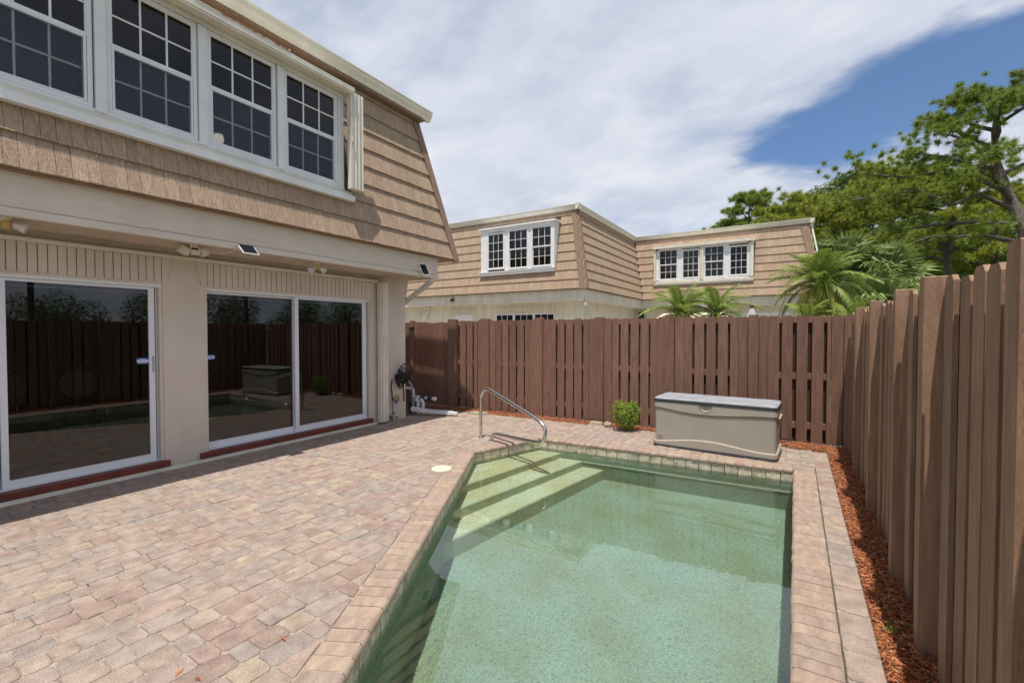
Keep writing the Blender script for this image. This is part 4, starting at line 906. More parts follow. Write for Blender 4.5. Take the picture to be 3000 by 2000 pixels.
for _ in range(46):
    x_, y_ = r_.uniform(-5.9,-2.2), r_.uniform(0.6,7.0)
    if max((Vector((x_,y_))-e[0]).dot(e[3]) for e in EDG) < 0.1: continue
    a = r_.uniform(0,6.28); l = r_.uniform(0.010,0.032); w = l*r_.uniform(0.12,0.3); d = Vector((math.cos(a),math.sin(a),0)); q = Vector((-math.sin(a),math.cos(a),0)); c = Vector((x_,y_,0.004))
    k.add([c-d*l, c-q*w+Vector((0,0,0.004)), c+d*l, c+q*w+Vector((0,0,0.002))], [(0,1,2,3)])
tag(k.build('debris', M['chip']), kind='stuff')
# shrub
t = thing('shrub', (-2.30,7.20,0), 'round bright green shrub between the back fence and the storage chest', 'shrub')
k = MB(); leafball(k, (-2.30,7.19,0.235), (0.23,0.2,0.225), 1500, 0.021, 11, hollow=0.35); leafball(k, (-2.22,7.19,0.40), (0.12,0.12,0.08), 200, 0.021, 12, hollow=0.2); leafball(k, (-2.38,7.19,0.36), (0.10,0.10,0.08), 160, 0.021, 13, hollow=0.2)
for i in range(26):
    a = rnd.uniform(0, 6.28); e = rnd.uniform(0.1, 1.3); d = Vector((math.cos(a)*math.cos(e), math.sin(a)*math.cos(e), math.sin(e))); p = Vector((-2.30,7.19,0.24))+Vector((d.x*0.22, d.y*0.2, d.z*0.22))
    leafball(k, tuple(p+d*0.035), (0.03,0.03,0.04), 12, 0.018, 50+i, hollow=0.1)
k.build('foliage', M['shrub'], t)
k = MB()
for i in range(7): a = i*0.9; k.tube([(-2.30+0.03*math.cos(a),7.19+0.03*math.sin(a),-0.02),(-2.30+0.13*math.cos(a),7.19+0.12*math.sin(a),0.32)], 0.006, 5)
k.build('stem', M['bark'], t)

# ------------------------------------------------------------------ fences
def fy(x): return 7.62+0.022*x
fence = thing('wooden_fence', (-2.8,7.6,0), 'brown shadowbox fence across the back of the yard behind the storage chest', 'fence', 'brown wooden fences')
FB = Face((0,7.62,0), Vector((1,0.022,0)).normalized(), Vector((0.022,-1,0)).normalized())
def board(parent, F, u0, u1, z0, z1, d0, d1, name='board', dog=0.02, mat='fence'):
    """picket with clipped corners, its own origin at its foot"""
    c = F.P((u0+u1)/2, z0, d0); w = (u1-u0)/2; h = z1-z0; dg = min(dog, w*0.4)
    o2 = [(-w,0),(w,0),(w,h-dg),(w-dg,h),(-w+dg,h),(-w,h-dg)]
    lean = rnd.gauss(0,0.0025); k = MB(); n_ = 6
    P = lambda a, b, d: F.U*(a+lean*b*0.5)+F.N*d+Vector((0,0,b))
    k.add([P(a, b, 0) for a, b in o2]+[P(a, b, d1-d0) for a, b in o2], [tuple(range(6)), tuple(range(6,12))[::-1]]+[(i,(i+1) % 6,6+(i+1) % 6,6+i) for i in range(6)])
    if name == 'board' and mat != 'fence_shaded' and d1-d0 > 0.015:
        for zz in (0.27, 0.97, h-0.06):
            for uu in (-w*0.55, w*0.55):
                q = F.U*(uu+rnd.gauss(0,0.004))+F.N*(d1-d0)+Vector((0,0,zz+rnd.gauss(0,0.012))); r0 = 0.0035; n2_ = len(k.v)
                k.add([q+F.U*r0+F.N*0.0006, q+Vector((0,0,r0))+F.N*0.0006, q-F.U*r0+F.N*0.0006, q-Vector((0,0,r0*1.6))+F.N*0.0006], [(0,1,2,3)], 1)
    o = k.build(name, [M[mat], M['black']], parent); o.location = c; return o
POSTS = [(-6.227,-6.008),(-5.389,-5.189),(-4.176,-3.993),(-2.979,-2.812),(-1.784,-1.633),(-0.587,-0.446)]
BO = [(-5.933,-5.785),(-5.757,-5.612),(-5.579,-5.495),(-5.495,-5.389),(-5.189,-5.053),(-5.053,-4.927),(-4.898,-4.753),(-4.727,-4.583),(-4.556,-4.412),(-4.383,-4.281),(-4.281,-4.176),
      (-3.993,-3.855),(-3.855,-3.732),(-3.701,-3.563),(-3.533,-3.391),(-3.367,-3.227),(-3.199,-3.1),(-3.1,-2.979),(-2.812,-2.672),(-2.672,-2.558),(-2.52,-2.387),(-2.353,-2.214),(-2.185,-2.049),(-2.019,-1.907),(-1.907,-1.784),
      (-1.633,-1.493),(-1.493,-1.37),(-1.336,-1.197),(-1.164,-1.034),(-0.997,-0.859),(-0.83,-0.723),(-0.723,-0.587),(-0.446,-0.332),(-0.332,-0.189),(-0.155,-0.019),(0.027,0.16),(0.206,0.342),(0.382,0.427),(0.427,0.565)]
for a, b in POSTS:
    o = board(fence, FB, a+0.004, b-0.004, -0.05, 1.855+rnd.uniform(-.01,.01), -0.06, 0.035+rnd.uniform(0,.008), 'post', 0.004)
for i, (a, b) in enumerate(BO):
    deep = rnd.uniform(-0.003, 0.003) - (0.016 if (i > 0 and abs(BO[i-1][1]-a) < 0.003 and i % 2) else 0)
    board(fence, FB, a+0.0012, b-0.0012, 0.035+rnd.uniform(-0.015,0.02), 1.825+rnd.uniform(-0.012,0.012), -0.02+deep, deep)
board(fence, FB, 0.575, 0.69, -0.04, 1.82, -0.06, 0.0, 'post', 0.004)
for z_ in (0.27, 0.97, 1.77):
    for a, b in [(-6.0,-5.39),(-5.19,-4.18),(-3.99,-2.98),(-2.81,-1.785),(-1.63,-0.59),(-0.445,0.575)]:
        k = MB(); k.fbox(FB, a, b, z_-0.045, z_+0.045, -0.062, -0.024); k.build('rail', M['fence'], fence)
u = -6.1
while u < 0.6:
    board(fence, FB, u, u+0.168, 0.03, 1.80, -0.085, -0.066, 'board', 0.02, 'fence_shaded'); u += 0.172
gate = thing('wooden_gate', (-6.8,7.5,0), 'brown close boarded wooden gate at the end of the back fence by the house corner', 'gate')
for a, b in [(-7.219,-7.081),(-7.079,-6.977),(-6.975,-6.822),(-6.82,-6.69),(-6.688,-6.539),(-6.537,-6.391),(-6.389,-6.24)]:
    board(gate, FB, a+0.001, b-0.003, 0.03, 1.80+rnd.uniform(-.01,.015)+0.004*(a+6.8), -0.05, -0.03)
board(gate, FB, -7.6, -7.34, 0.0, 1.80, -0.05, -0.03); board(gate, FB, -7.335, -7.22, 0.0, 1.62, -0.06, 0.0, 'post', 0.002); board(gate, FB, -7.335, -7.22, 1.70, 1.84, -0.06, 0.0, 'post', 0.004)
for z_ in (0.3, 1.0, 1.65): k = MB(); k.fbox(FB,-7.6,-6.25,z_-0.04,z_+0.04,-0.09,-0.051); k.build('rail', M['fence_shaded'], gate)
k = MB(); k.fbox(FB,-7.33,-7.225,1.62,1.70,-0.05,-0.01); k.fbox(FB,-7.38,-7.28,1.645,1.665,-0.01,0.02); k.build('latch', M['black'], gate)
# right-hand fence: boards face the pool
fr = thing('wooden_fence', (0.55,3.0,0), 'brown shadowbox fence running along the mulch bed beside the pool', 'fence', 'brown wooden fences')
M['fence_side'] = surf('tan_stained_wood', (0.255,0.152,0.096), (0.345,0.215,0.14), coord='Object', rand='object', randamt=0.10, streak=((9,9,0.6), 0.16, 5), fine=(70, 0.08), **WD)
FR = Face((0.552, 0, 0), Vector((0.012,1,0)).normalized(), Vector((-1,0.012,0)).normalized())
RP = [1.74, 2.96, 3.76, 5.02, 6.30]
for i, y_ in enumerate(RP):
    board(fr, FR, y_-0.045, y_+0.05, -0.05, 1.865-0.022*(i == 0), -0.03, 0.06 if i else 0.078, 'post', 0.004, 'fence_side')
BR = [(0.30,0.43),(0.47,0.61),(0.65,0.79),(0.83,0.97),(1.01,1.15),(1.19,1.33),(1.37,1.51),(1.55,1.69),(1.80,1.93),(1.965,2.095),(2.13,2.265),(2.30,2.43),(2.465,2.595)]
for a, b in BR: board(fr, FR, a, b, 0.0, 1.835+rnd.uniform(-.012,.01), -0.02+rnd.uniform(-.003,.003), rnd.uniform(-.002,.002), dog=0.035, mat='fence_side')
for a, b, d in [(2.625,2.75,0.016),(2.78,2.91,-0.012),(3.01,3.13,0.012),(3.14,3.27,0.0),(3.30,3.44,-0.006),(3.47,3.60,0.012),(3.60,3.71,-0.01),(3.82,3.95,0.014),(3.96,4.10,0),(4.13,4.27,0),(4.31,4.45,0),(4.49,4.62,0),(4.64,4.76,0.014),(4.78,4.96,-0.008),(5.08,5.21,0.014),(5.23,5.36,0),(5.39,5.52,0),(5.56,5.70,0),(5.74,5.88,0),(5.90,6.03,0.014),(6.05,6.24,-0.006),(6.36,6.50,0.012),(6.52,6.66,0),(6.70,6.84,0),(6.88,7.02,0),(7.06,7.20,0),(7.22,7.36,0.012),(7.38,7.56,0)]:
    board(fr, FR, a, b, 0.0, 1.835+rnd.uniform(-.012,.01), -0.02+d, d, dog=0.03, mat='fence_side')
for z_ in (0.27, 0.97, 1.77): k = MB(); k.fbox(FR,0.25,7.56,z_-0.045,z_+0.045,-0.075,-0.036); k.build('rail', M['fence'], fr)
u = 0.25
while u < 7.5: board(fr, FR, u, u+0.14, 0.0, 1.80, -0.10, -0.078, 'board', 0.02, 'fence_shaded'); u += 0.173
# return of the fence beside the camera
board(fr, FR, 0.12, 0.22, -0.05, 1.9, -0.03, 0.05, 'post', 0.004)

# ------------------------------------------------------------------ mulch beds
bed = MB()
bed.add([(0.378,-2,0.0),(0.63,-2,0.0),(0.63,7.7,0.0),(0.378,7.7,0.0)], [(0,1,2,3)])
bed.add([(-6.6,7.16,-0.004),(0.378,7.30,-0.004),(0.378,7.75,-0.004),(-6.6,7.6,-0.004)], [(0,1,2,3)])
bed.add([(-9.5,6.17,-0.006),(-6.24,6.17,-0.006),(-6.24,7.7,-0.006),(-9.5,7.7,-0.006)], [(0,1,2,3)])
bedo = bed.build('mulch_bed', M['mulchbase']); tag(bedo, kind='structure')
k = MB(); r_ = random.Random(5)
def chips(n, fx, size):
    for _ in range(n):
        x_, y_, z_ = fx(); a = r_.uniform(0, 6.28); p = r_.gauss(0, 0.28); l = size*r_.uniform(0.4, 1.5); w = size*r_.uniform(0.10, 0.26); th = 0.003
        d = Vector((math.cos(a)*math.cos(p), math.sin(a)*math.cos(p), math.sin(p))); s = Vector((-math.sin(a), math.cos(a), r_.gauss(0, .3))).normalized(); c = Vector((x_, y_, z_)); u_ = d.cross(s)*th
        k.add([c-d*l/2-s*w*0.3, c-d*l*0.1+s*w/2, c+d*l/2, c-s*w/2, c+u_*2+d*l*0.05], [(0,3,4),(3,2,4),(2,1,4),(1,0,4)])
def near():
    y_ = 0.9+6.6*r_.random()**1.7; x_ = 0.385+r_.random()*0.24; h = 0.012+0.028*math.sin((x_-0.378)/0.25*math.pi)+0.012*mnoise.noise(Vector((x_*9, y_*5, 0)))
    return x_, y_, h*r_.uniform(0.3, 1.15)
chips(21000, near, 0.034)
def corner(): return -0.05+r_.random()*0.66, 7.26+r_.random()*0.36, r_.uniform(0.004, 0.035)
chips(2500, corner, 0.034)
def back():
    x_ = -6.4+6.8*r_.random(); y0 = (7.20 if x_ < -4.5 else 7.24+0.03*(x_+4.5)) if x_ < -3 else 7.35; return x_, y0+r_.random()*(fy(x_)-y0+0.03), r_.uniform(0.0, 0.03)
chips(9000, back, 0.036)
o = k.build('mulch', M['chip']); tag(o, kind='stuff')
k = MB(); leafball(k, (0.45,3.05,0.05), (0.03,0.05,0.03), 26, 0.014, 31); tag(k.build('weed', M['shrub']), 'tiny green seedling growing in the mulch strip beside the outer paver row', 'weed')

# ------------------------------------------------------------------ neighbouring townhouse (two wings)
nb = thing('townhouse', (-8.0,16.5,0), 'farther tan shingled townhouse of two wings behind the back fence', 'house', 'shingled townhouses')
YB, YC, XB, XE = 13.45, 19.75, -5.61, 0.90
k = MB(); k.box(-16,-6.10,13.95,14.15,-0.1,2.66); k.box(-6.30,-6.10,14.15,20.3,-0.1,2.66); k.box(-6.1,0.45,20.25,20.45,-0.1,2.66); k.box(0.25,0.45,20.45,27,-0.1,2.66); k.build('wall', M['stucco2'], nb)
k = MB(); k.box(-16,-5.70,13.55,13.60,2.60,2.965); k.box(-16,-5.69,13.54,13.549,2.60,2.67); k.box(-5.75,-5.70,13.601,19.85,2.60,2.964); k.box(-5.699,-5.69,13.54,19.85,2.60,2.669); k.box(-5.70,0.75,19.86,19.91,2.60,2.963); k.box(-5.70,0.76,19.85,19.859,2.60,2.668); k.build('fascia', M['stucco2'], nb)
k = MB(); k.box(-16,-5.751,13.601,13.96,2.62,2.65); k.box(-6.31,-5.752,13.96,20.3,2.62,2.651); k.box(-5.75,0.75,19.911,20.3,2.62,2.652); k.build('soffit', M['stucco2'], nb)
k = MB(); T = SLOPE*(ZT-ZM); e = 0.012
quad(k, (-16,YB+e,ZM),(XB-e,YB+e,ZM),(XB-T-e,YB+T+e,ZT),(-16,YB+T+e,ZT)); quad(k, (XB-e,YB+e,ZM),(XB-e,YC+e,ZM),(XB-T-e,YC+T+e,ZT),(XB-T-e,YB+T+e,ZT))
quad(k, (XB-e,YC+e,ZM),(XE-e,YC+e,ZM),(XE-T-e,YC+T+e,ZT),(XB-T-e,YC+T+e,ZT)); quad(k, (XE-e,YC+e,ZM),(XE-e,30,ZM),(XE-T-e,30,ZT),(XE-T-e,YC+T+e,ZT))
k.add([(-16,YB+T,ZT),(XB-T,YB+T,ZT),(XB-T,YC+T,ZT),(XE-T,YC+T,ZT),(XE-T,30,ZT),(-16,30,ZT)], [(0,1,2,3,4,5)])
k.add([(-16,YB+e,ZM),(XB-e,YB+e,ZM),(XB-e,YC+e,ZM),(XE-e,YC+e,ZM),(XE-e,30,ZM),(-16,30,ZM)], [(5,4,3,2,1,0)])
k.build('roof', M['mansard'], nb)
k = MB()
rake(k, (XB+0.012,YB-0.012,ZM-0.02),(XB-T+0.012,YB+T-0.012,ZT),(-1,0,0),0.21,(0,-1,SLOPE)); rake(k, (XB+0.012,YB-0.012,ZM-0.02),(XB-T+0.012,YB+T-0.012,ZT),(0,1,0),0.17,(1,0,SLOPE)); k.build('corner_board', M['trim'], nb); k = MB()
rake(k, (XE+0.012,YC-0.012,ZM-0.02),(XE-T+0.012,YC+T-0.012,ZT),(-1,0,0),0.25,(0,-1,SLOPE)); k.build('corner_board', M['trim'], nb)
k = MB(); g = 0.14; gutter(k, (-16,YB+T,0),(XB-T+g,YB+T,0),(0,-1,0),5.80,g,0.17); gutter(k, (XB-T,YB+T-g,0),(XB-T,YC+T,0),(1,0,0),5.798,g,0.168); gutter(k, (XB-T,YC+T,0),(XE-T+0.25,YC+T,0),(0,-1,0),5.796,g,0.166); gutter(k, (XE-T+0.1,YC+T-g,0),(XE-T+0.1,30,0),(1,0,0),5.794,g,0.165)
k.build('gutter', M['gutter'], nb)
k = MB(); spout(k, [(XE-T+0.16,YC+T-0.02,5.68),(XE-T+0.16,YC+T-0.02,5.45)], 0.08, 0.06); spout(k, [(XE-T+0.16,YC+T-0.02,5.47),(XE+0.05,YC+0.08,2.95)], 0.06, 0.05)
k.build('downspout', M['gutter'], nb); k = MB(); spout(k, [(-12.62,13.90,2.66),(-12.62,13.90,2.42)], 0.14, 0.1); spout(k, [(-12.62,13.90,2.44),(-12.95,13.90,2.05)], 0.14, 0.1); k.build('downspout', M['stucco2'], nb)
FM = Face((0,13.50,0),(1,0,0),(0,-1,0)); FT = Face((0,19.82,0),(1,0,0),(0,-1,0))
shingles(nb, [(Face((0,YB,0),(1,0,0),(0,-1,0)), -13.4, XB, 0, 1, [(-9.77,-6.72,3.60,5.2)], (0.08,0.13)),
              (Face((XB,0,0),(0,1,0),(1,0,0)), YB, YC, 1, -1, [], (0.09,0.14)),
              (Face((0,YC,0),(1,0,0),(0,-1,0)), XB, XE, -1, 1, [(-5.17,-1.35,3.55,5.15)], (0.15,0.25))], None)
k = MB()                                                   # white dormer surround, middle wing
k.fbox(FM,-9.71,-9.42,3.73,5.13,-0.40,0.0); k.fbox(FM,-6.84,-6.75,3.73,5.13,-0.42,0.0); k.fbox(FM,-8.70,-8.545,3.75,5.13,-0.10,-0.015); k.fbox(FM,-7.75,-7.615,3.75,5.13,-0.10,-0.013)
k.fbox(FM,-9.71,-6.75,5.13,5.24,-0.43,0.002); k.fbox(FM,-9.77,-6.69,5.241,5.30,-0.43,0.06); k.fbox(FM,-9.77,-6.75,3.60,3.70,-0.10,0.03); k.fbox(FM,-9.77,-6.73,3.701,3.73,-0.10,0.055)
k.build('window_surround', M['white'], nb)
hung(nb, FM, -9.41, -8.73, 3.84, 5.07, 3, 4, fixed=True, blind=0.28); hung(nb, FM, -8.51, -7.785, 3.80, 5.09, blind=0.30, zm=4.46); hung(nb, FM, -7.58, -6.875, 3.80, 5.09, blind=0.30, zm=4.46)
k = MB()
k.fbox(FT,-5.06,-4.95,3.73,5.08,-0.40,0.0); k.fbox(FT,-4.18,-4.01,3.75,5.08,-0.06,-0.01); k.fbox(FT,-2.41,-2.24,3.75,5.08,-0.06,-0.012); k.fbox(FT,-1.56,-1.48,3.73,5.08,-0.40,0.0); k.fbox(FT,-5.15,-1.38,3.55,3.60,-0.15,0.02); k.fbox(FT,-5.15,-1.40,3.72,3.76,-0.12,0.0)
k.fbox(FT,-5.06,-1.42,5.03,5.09,-0.42,0.0)
k.build('window_surround', M['white'], nb)
k = MB(); k.fbox(FT,-5.16,-1.36,3.605,3.715,-0.12,0.05); k.fbox(FT,-5.18,-1.33,5.091,5.20,-0.42,0.12); k.build('shutter_track', M['beige'], nb)
k = MB()
for a, b in ((-5.15,-5.065),(-3.30,-3.265),(-3.25,-3.17),(-1.475,-1.38)): k.fbox(FT,a,b,3.72,5.09,-0.25,0.07)
k.build('folded_shutter', M['beige'], nb)
hung(nb, FT, -4.92, -4.21, 3.80, 5.01, blind=1.0, zm=4.42); hung(nb, FT, -3.99, -3.35, 3.81, 4.95, 3, 4, fixed=True, blind=1.0); hung(nb, FT, -3.13, -2.43, 3.80, 5.01, blind=0.98, zm=4.42); hung(nb, FT, -2.21, -1.58, 3.81, 4.94, 3, 4, fixed=True)
k = MB(); k.box(-12,-6.4,13.99,18,3.0,3.02); k.build('upstairs_floor', M['interior'], nb)
FW_ = Face((0,13.95,0),(1,0,0),(0,-1,0))                    # ground floor openings that show over the fence
for u0, u1 in ((-11.56,-10.29),(-9.40,-6.95)):
    w = (u1-u0)/round((u1-u0)/0.115)
    for i in range(round((u1-u0)/w)): k = MB(); k.fbox(FW_,u0+w*i+0.006,u0+w*(i+1)-0.006,2.29,2.49,-0.01,0.02); k.build('brick', M['stucco2'], nb)
k = MB(); k.fbox(FW_,-9.45,-6.9,2.265,2.285,0,0.03); k.fbox(FW_,-11.45,-11.32,1.6,2.285,0,0.02); k.fbox(FW_,-10.45,-10.3,1.6,2.285,0,0.02); k.fbox(FW_,-11.31,-10.46,1.6,2.24,0,0.012,1); k.build('opening_trim', [M['stucco2'], M['white']], nb)
for i, (a, b) in enumerate(((-9.33,-8.62),(-8.54,-7.80),(-7.72,-6.98))):
    q = MB(); q.fbox(FW_,a-0.04,b+0.04,1.0,2.23,0.0,0.01); win = q.build('window', M['white'], nb)
    for j in range(3):
        w = (b-a)/3; q = MB(); q.fbox(FW_,a+w*j+0.012,a+w*(j+1)-0.012,1.05,2.19,0.0102,0.0135); q.build('pane', M['solar'], win)
t = thing('eave_camera', (-11.0,13.53,2.75), 'small dark camera on the pale fascia of the farther townhouse', 'camera')
k = MB(); k.tube([(-11.05,13.54,2.80),(-11.05,13.44,2.80)], 0.06, 10); k.tube([(-11.05,13.46,2.80),(-11.0,13.38,2.76)], 0.05, 10); k.build('housing', M['black'], t)
t = thing('eave_lamp', (-5.8,13.62,2.6), 'pale spotlight under the corner eave of the farther townhouse', 'light')
k = MB(); k.tube([(-5.80,13.70,2.62),(-5.72,13.62,2.54),(-5.66,13.56,2.46)], [0.03,0.035,0.06], 10); k.build('lamp_head', M['lampwhite'], t)
t = thing('wall_light', (-5.9,20.1,2.4), 'dark box and white cable on the wall in the corner between the two wings', 'light')
k = MB(); k.box(-5.95,-5.6,20.16,20.24,2.0,2.5); k.build('panel', M['blind'], t); k = MB(); k.box(-5.9,-5.65,20.14,20.158,2.05,2.45); k.build('screen', M['black'], t)
t = thing('patio_umbrella', (-0.79,11.0,0), 'closed pale patio umbrella whose tip shows over the back fence', 'umbrella')
k = MB()
for i in range(8):
    a0, a1 = 2*math.pi*i/8, 2*math.pi*(i+0.5)/8; a2 = 2*math.pi*(i+1)/8
    f = lambda a, r, z: (-0.79+r*math.cos(a), 11+r*math.sin(a), z)
    k.add([f(a0,0.035,2.12),f(a1,0.03,2.12),f(a2,0.035,2.12),f(a2,0.13,1.75),f(a1,0.08,1.75),f(a0,0.13,1.75),f(a2,0.14,0.9),f(a1,0.09,0.9),f(a0,0.14,0.9)], [(0,1,4,5),(1,2,3,4),(5,4,7,8),(4,3,6,7)])
k.build('canopy', M['canvas'], t); k = MB(); k.tube([(-0.79,11,0),(-0.79,11,2.12)], 0.02, 8); k.build('pole', M['chest_dark'], t); k = MB(); k.lathe([(0.045,2.115),(0.05,2.13),(0.04,2.16)], (-0.79,11,0), 'Z', 12); k.build('cap', M['darkwood'], t)
k = MB(); k.box(-3.5,0.3,20.22,20.248,-0.1,2.35); k.build('garage_wall', M['white'], nb)
t = thing('awning', (-4.2,19.2,2.3), 'pale sloping awning above the fence in the corner between the two wings', 'awning')
k = MB(); k.hexa([(-4.9,18.9,2.05),(-2.2,18.9,2.05),(-2.2,20.2,2.42),(-4.7,20.2,2.42)], [(-4.9,18.9,2.09),(-2.2,18.9,2.09),(-2.2,20.2,2.46),(-4.7,20.2,2.46)]); k.build('canopy', M['cream'], t)

# ------------------------------------------------------------------ vegetation
def frond_mesh(name, L, droop, nl, leaflen, seed, mat, curl=0.5):
    r_ = random.Random(seed); k = MB(); pts = []
    for i in range(13):
        s = i/12; pts.append(Vector((L*s*(1-0.2*droop*s), 0, L*(0.42*s - 0.85*droop*s*s))))
    k.tube(pts, [0.016*(1-0.85*i/12) for i in range(13)], 4)
    for i in range(nl):
        s = 0.10+0.89*(i/(nl-1)); f = s*12; j = min(11, int(f)); p = pts[j].lerp(pts[j+1], f-j); tng = (pts[j+1]-pts[j]).normalized()
        ll = leaflen*math.sin(math.pi*min(1, 0.12+0.86*s))**0.6*r_.uniform(0.85, 1.1)
        for sd in (-1, 1):
            side = Vector((0, sd, 0)); d = (tng*0.75+side*0.85+Vector((0,0,0.30))).normalized(); w = 0.012
            up_ = Vector((0,0,1)); wv = d.cross(up_).normalized()*w
            m_ = p+d*ll*0.5; e = p+d*ll+Vector((0,0,-curl*ll*r_.uniform(0.6,1.2)))
            k.add([p-wv*0.4, p+wv*0.4, m_+wv, m_-wv, e], [(0,1,2,3),(3,2,4)])
    return k.mesh(name, mat)
def palm(loc, label, L, nf, trunk_h, tr, seed, mats=('palm','palm'), leaf=0.42):
    t = thing('date_palm', loc, label, 'palm'); r_ = random.Random(seed)
    k = MB(); pts = [(0.02*math.sin(i), 0.02*math.cos(i*1.3), trunk_h*i/6) for i in range(7)]; k.tube([(loc[0]+a, loc[1]+b, loc[2]+c) for a, b, c in pts], [tr*1.2]+[tr]*4+[tr*1.15,tr*0.8], 10)
    for i in range(46):
        a = i*2.4; z_ = trunk_h*(0.45+0.55*i/46); c = Vector((loc[0]+tr*math.cos(a), loc[1]+tr*math.sin(a), loc[2]+z_)); d = Vector((math.cos(a), math.sin(a), 0.9)); k.bar(c, c+d*0.10, 0.04, 0.02)
    k.build('trunk', M['palmtrunk'], t)
    vs_ = [(frond_mesh('frond', L*q, d, 46, leaf, seed+i, M[mats[0]]), d) for i, (q, d) in enumerate(((0.9,0.55),(1,0.8),(1,1.05),(0.92,1.3)))]
    old = frond_mesh('frond', L*0.9, 1.3, 30, leaf*0.9, seed+9, M[mats[1]])
    for i in range(nf):
        s = i/nf; o = link('frond', old if (s > 0.72) else vs_[min(3, int(s*4.2))][0], t)
        o.location = (loc[0], loc[1], loc[2]+trunk_h-0.06); o.rotation_euler = (r_.gauss(0,0.12), R(-60+s*98)+r_.gauss(0,0.08), i*2.399+r_.uniform(-.2,.2))
    return t
palm((0.60,15.1,0), 'large bushy date palm standing over the back fence in front of the far wing', 1.5, 44, 2.85, 0.17, 3, ('palm','palm_old'), 0.36)
palm((-2.98,14.4,0), 'small feathery date palm over the back fence, left of the two', 1.35, 26, 2.15, 0.09, 23, ('palm','palm'), 0.32)
palm((-2.02,14.9,0), 'small pale green date palm over the back fence, nearest the umbrella', 1.4, 24, 2.12, 0.09, 43, ('palm','palm'), 0.34)
palm((0.25,13.6,0), 'low young date palm peeping over the back fence below the large date palm', 0.95, 14, 1.80, 0.07, 63, ('palm','palm'), 0.28)
palm((1.15,14.0,0), 'low young date palm over the fence right of the large palm trunk', 1.05, 14, 1.80, 0.07, 83, ('palm','palm'), 0.28)
def fanleaf(seed, rad):
    r_ = random.Random(seed); k = MB(); k.tube([(0,0,0),(0.45*rad,0,0.16*rad),(0.75*rad,0,0.14*rad)], 0.018, 4); c = Vector((0.75*rad,0,0.14*rad)); n_ = 30
    for i in range(n_):
        a = R(-140+280*i/(n_-1)); l = rad*(0.95-0.25*abs(a)/2.4)*r_.uniform(0.9, 1.08); d = Vector((math.cos(a), math.sin(a), 0.18+0.1*(i % 2))).normalized(); wv = Vector((-math.sin(a), math.cos(a), 0))*(l*0.055)
        m_ = c+d*l*0.6; e = c+d*l*0.92+Vector((0,0,-l*0.34*r_.uniform(0.6, 1.3)))
        k.add([c, m_+wv+Vector((0,0,0.02)), m_-wv-Vector((0,0,0.02)), e], [(0,2,1)]); k.add([m_+wv*0.9, m_-wv*0.9, e], [(0,1,2)])
    return k.mesh('fan_leaf', M['fan'])
FANS = [fanleaf(i, 1.15) for i in range(4)]
def fanpalm(loc, h, n, label, seed, sc_=1.0):
    t = thing('fan_palm', loc, label, 'palm', 'fan palms beyond the back fence'); r_ = random.Random(seed)
    k = MB(); k.tube([(loc[0],loc[1],-0.1),(loc[0]+0.1,loc[1],h*0.5),(loc[0],loc[1],h)], [0.2,0.16,0.18], 9); k.build('trunk', M['palmtrunk'], t)
    for i in range(n):
        s = i/n; o = link('fan_leaf', FANS[i % 4], t); o.location = (loc[0],loc[1],h-0.05-0.25*s); o.rotation_euler = (r_.gauss(0,.25), R(-70+s*115)+r_.gauss(0,.12), i*2.399); q = sc_*r_.uniform(0.85,1.15); o.scale = (q,q,q)
fanpalm((1.70,22.6,0), 3.6, 40, 'tall drooping fan palm beside the end of the far wing', 2, 1.15)
fanpalm((3.1,22.8,0), 3.2, 36, 'fan palm right of the tall drooping one', 5, 1.05)
fanpalm((2.4,20.8,0), 2.3, 30, 'low fan palm in front of the two taller fan palms', 8, 1.0)

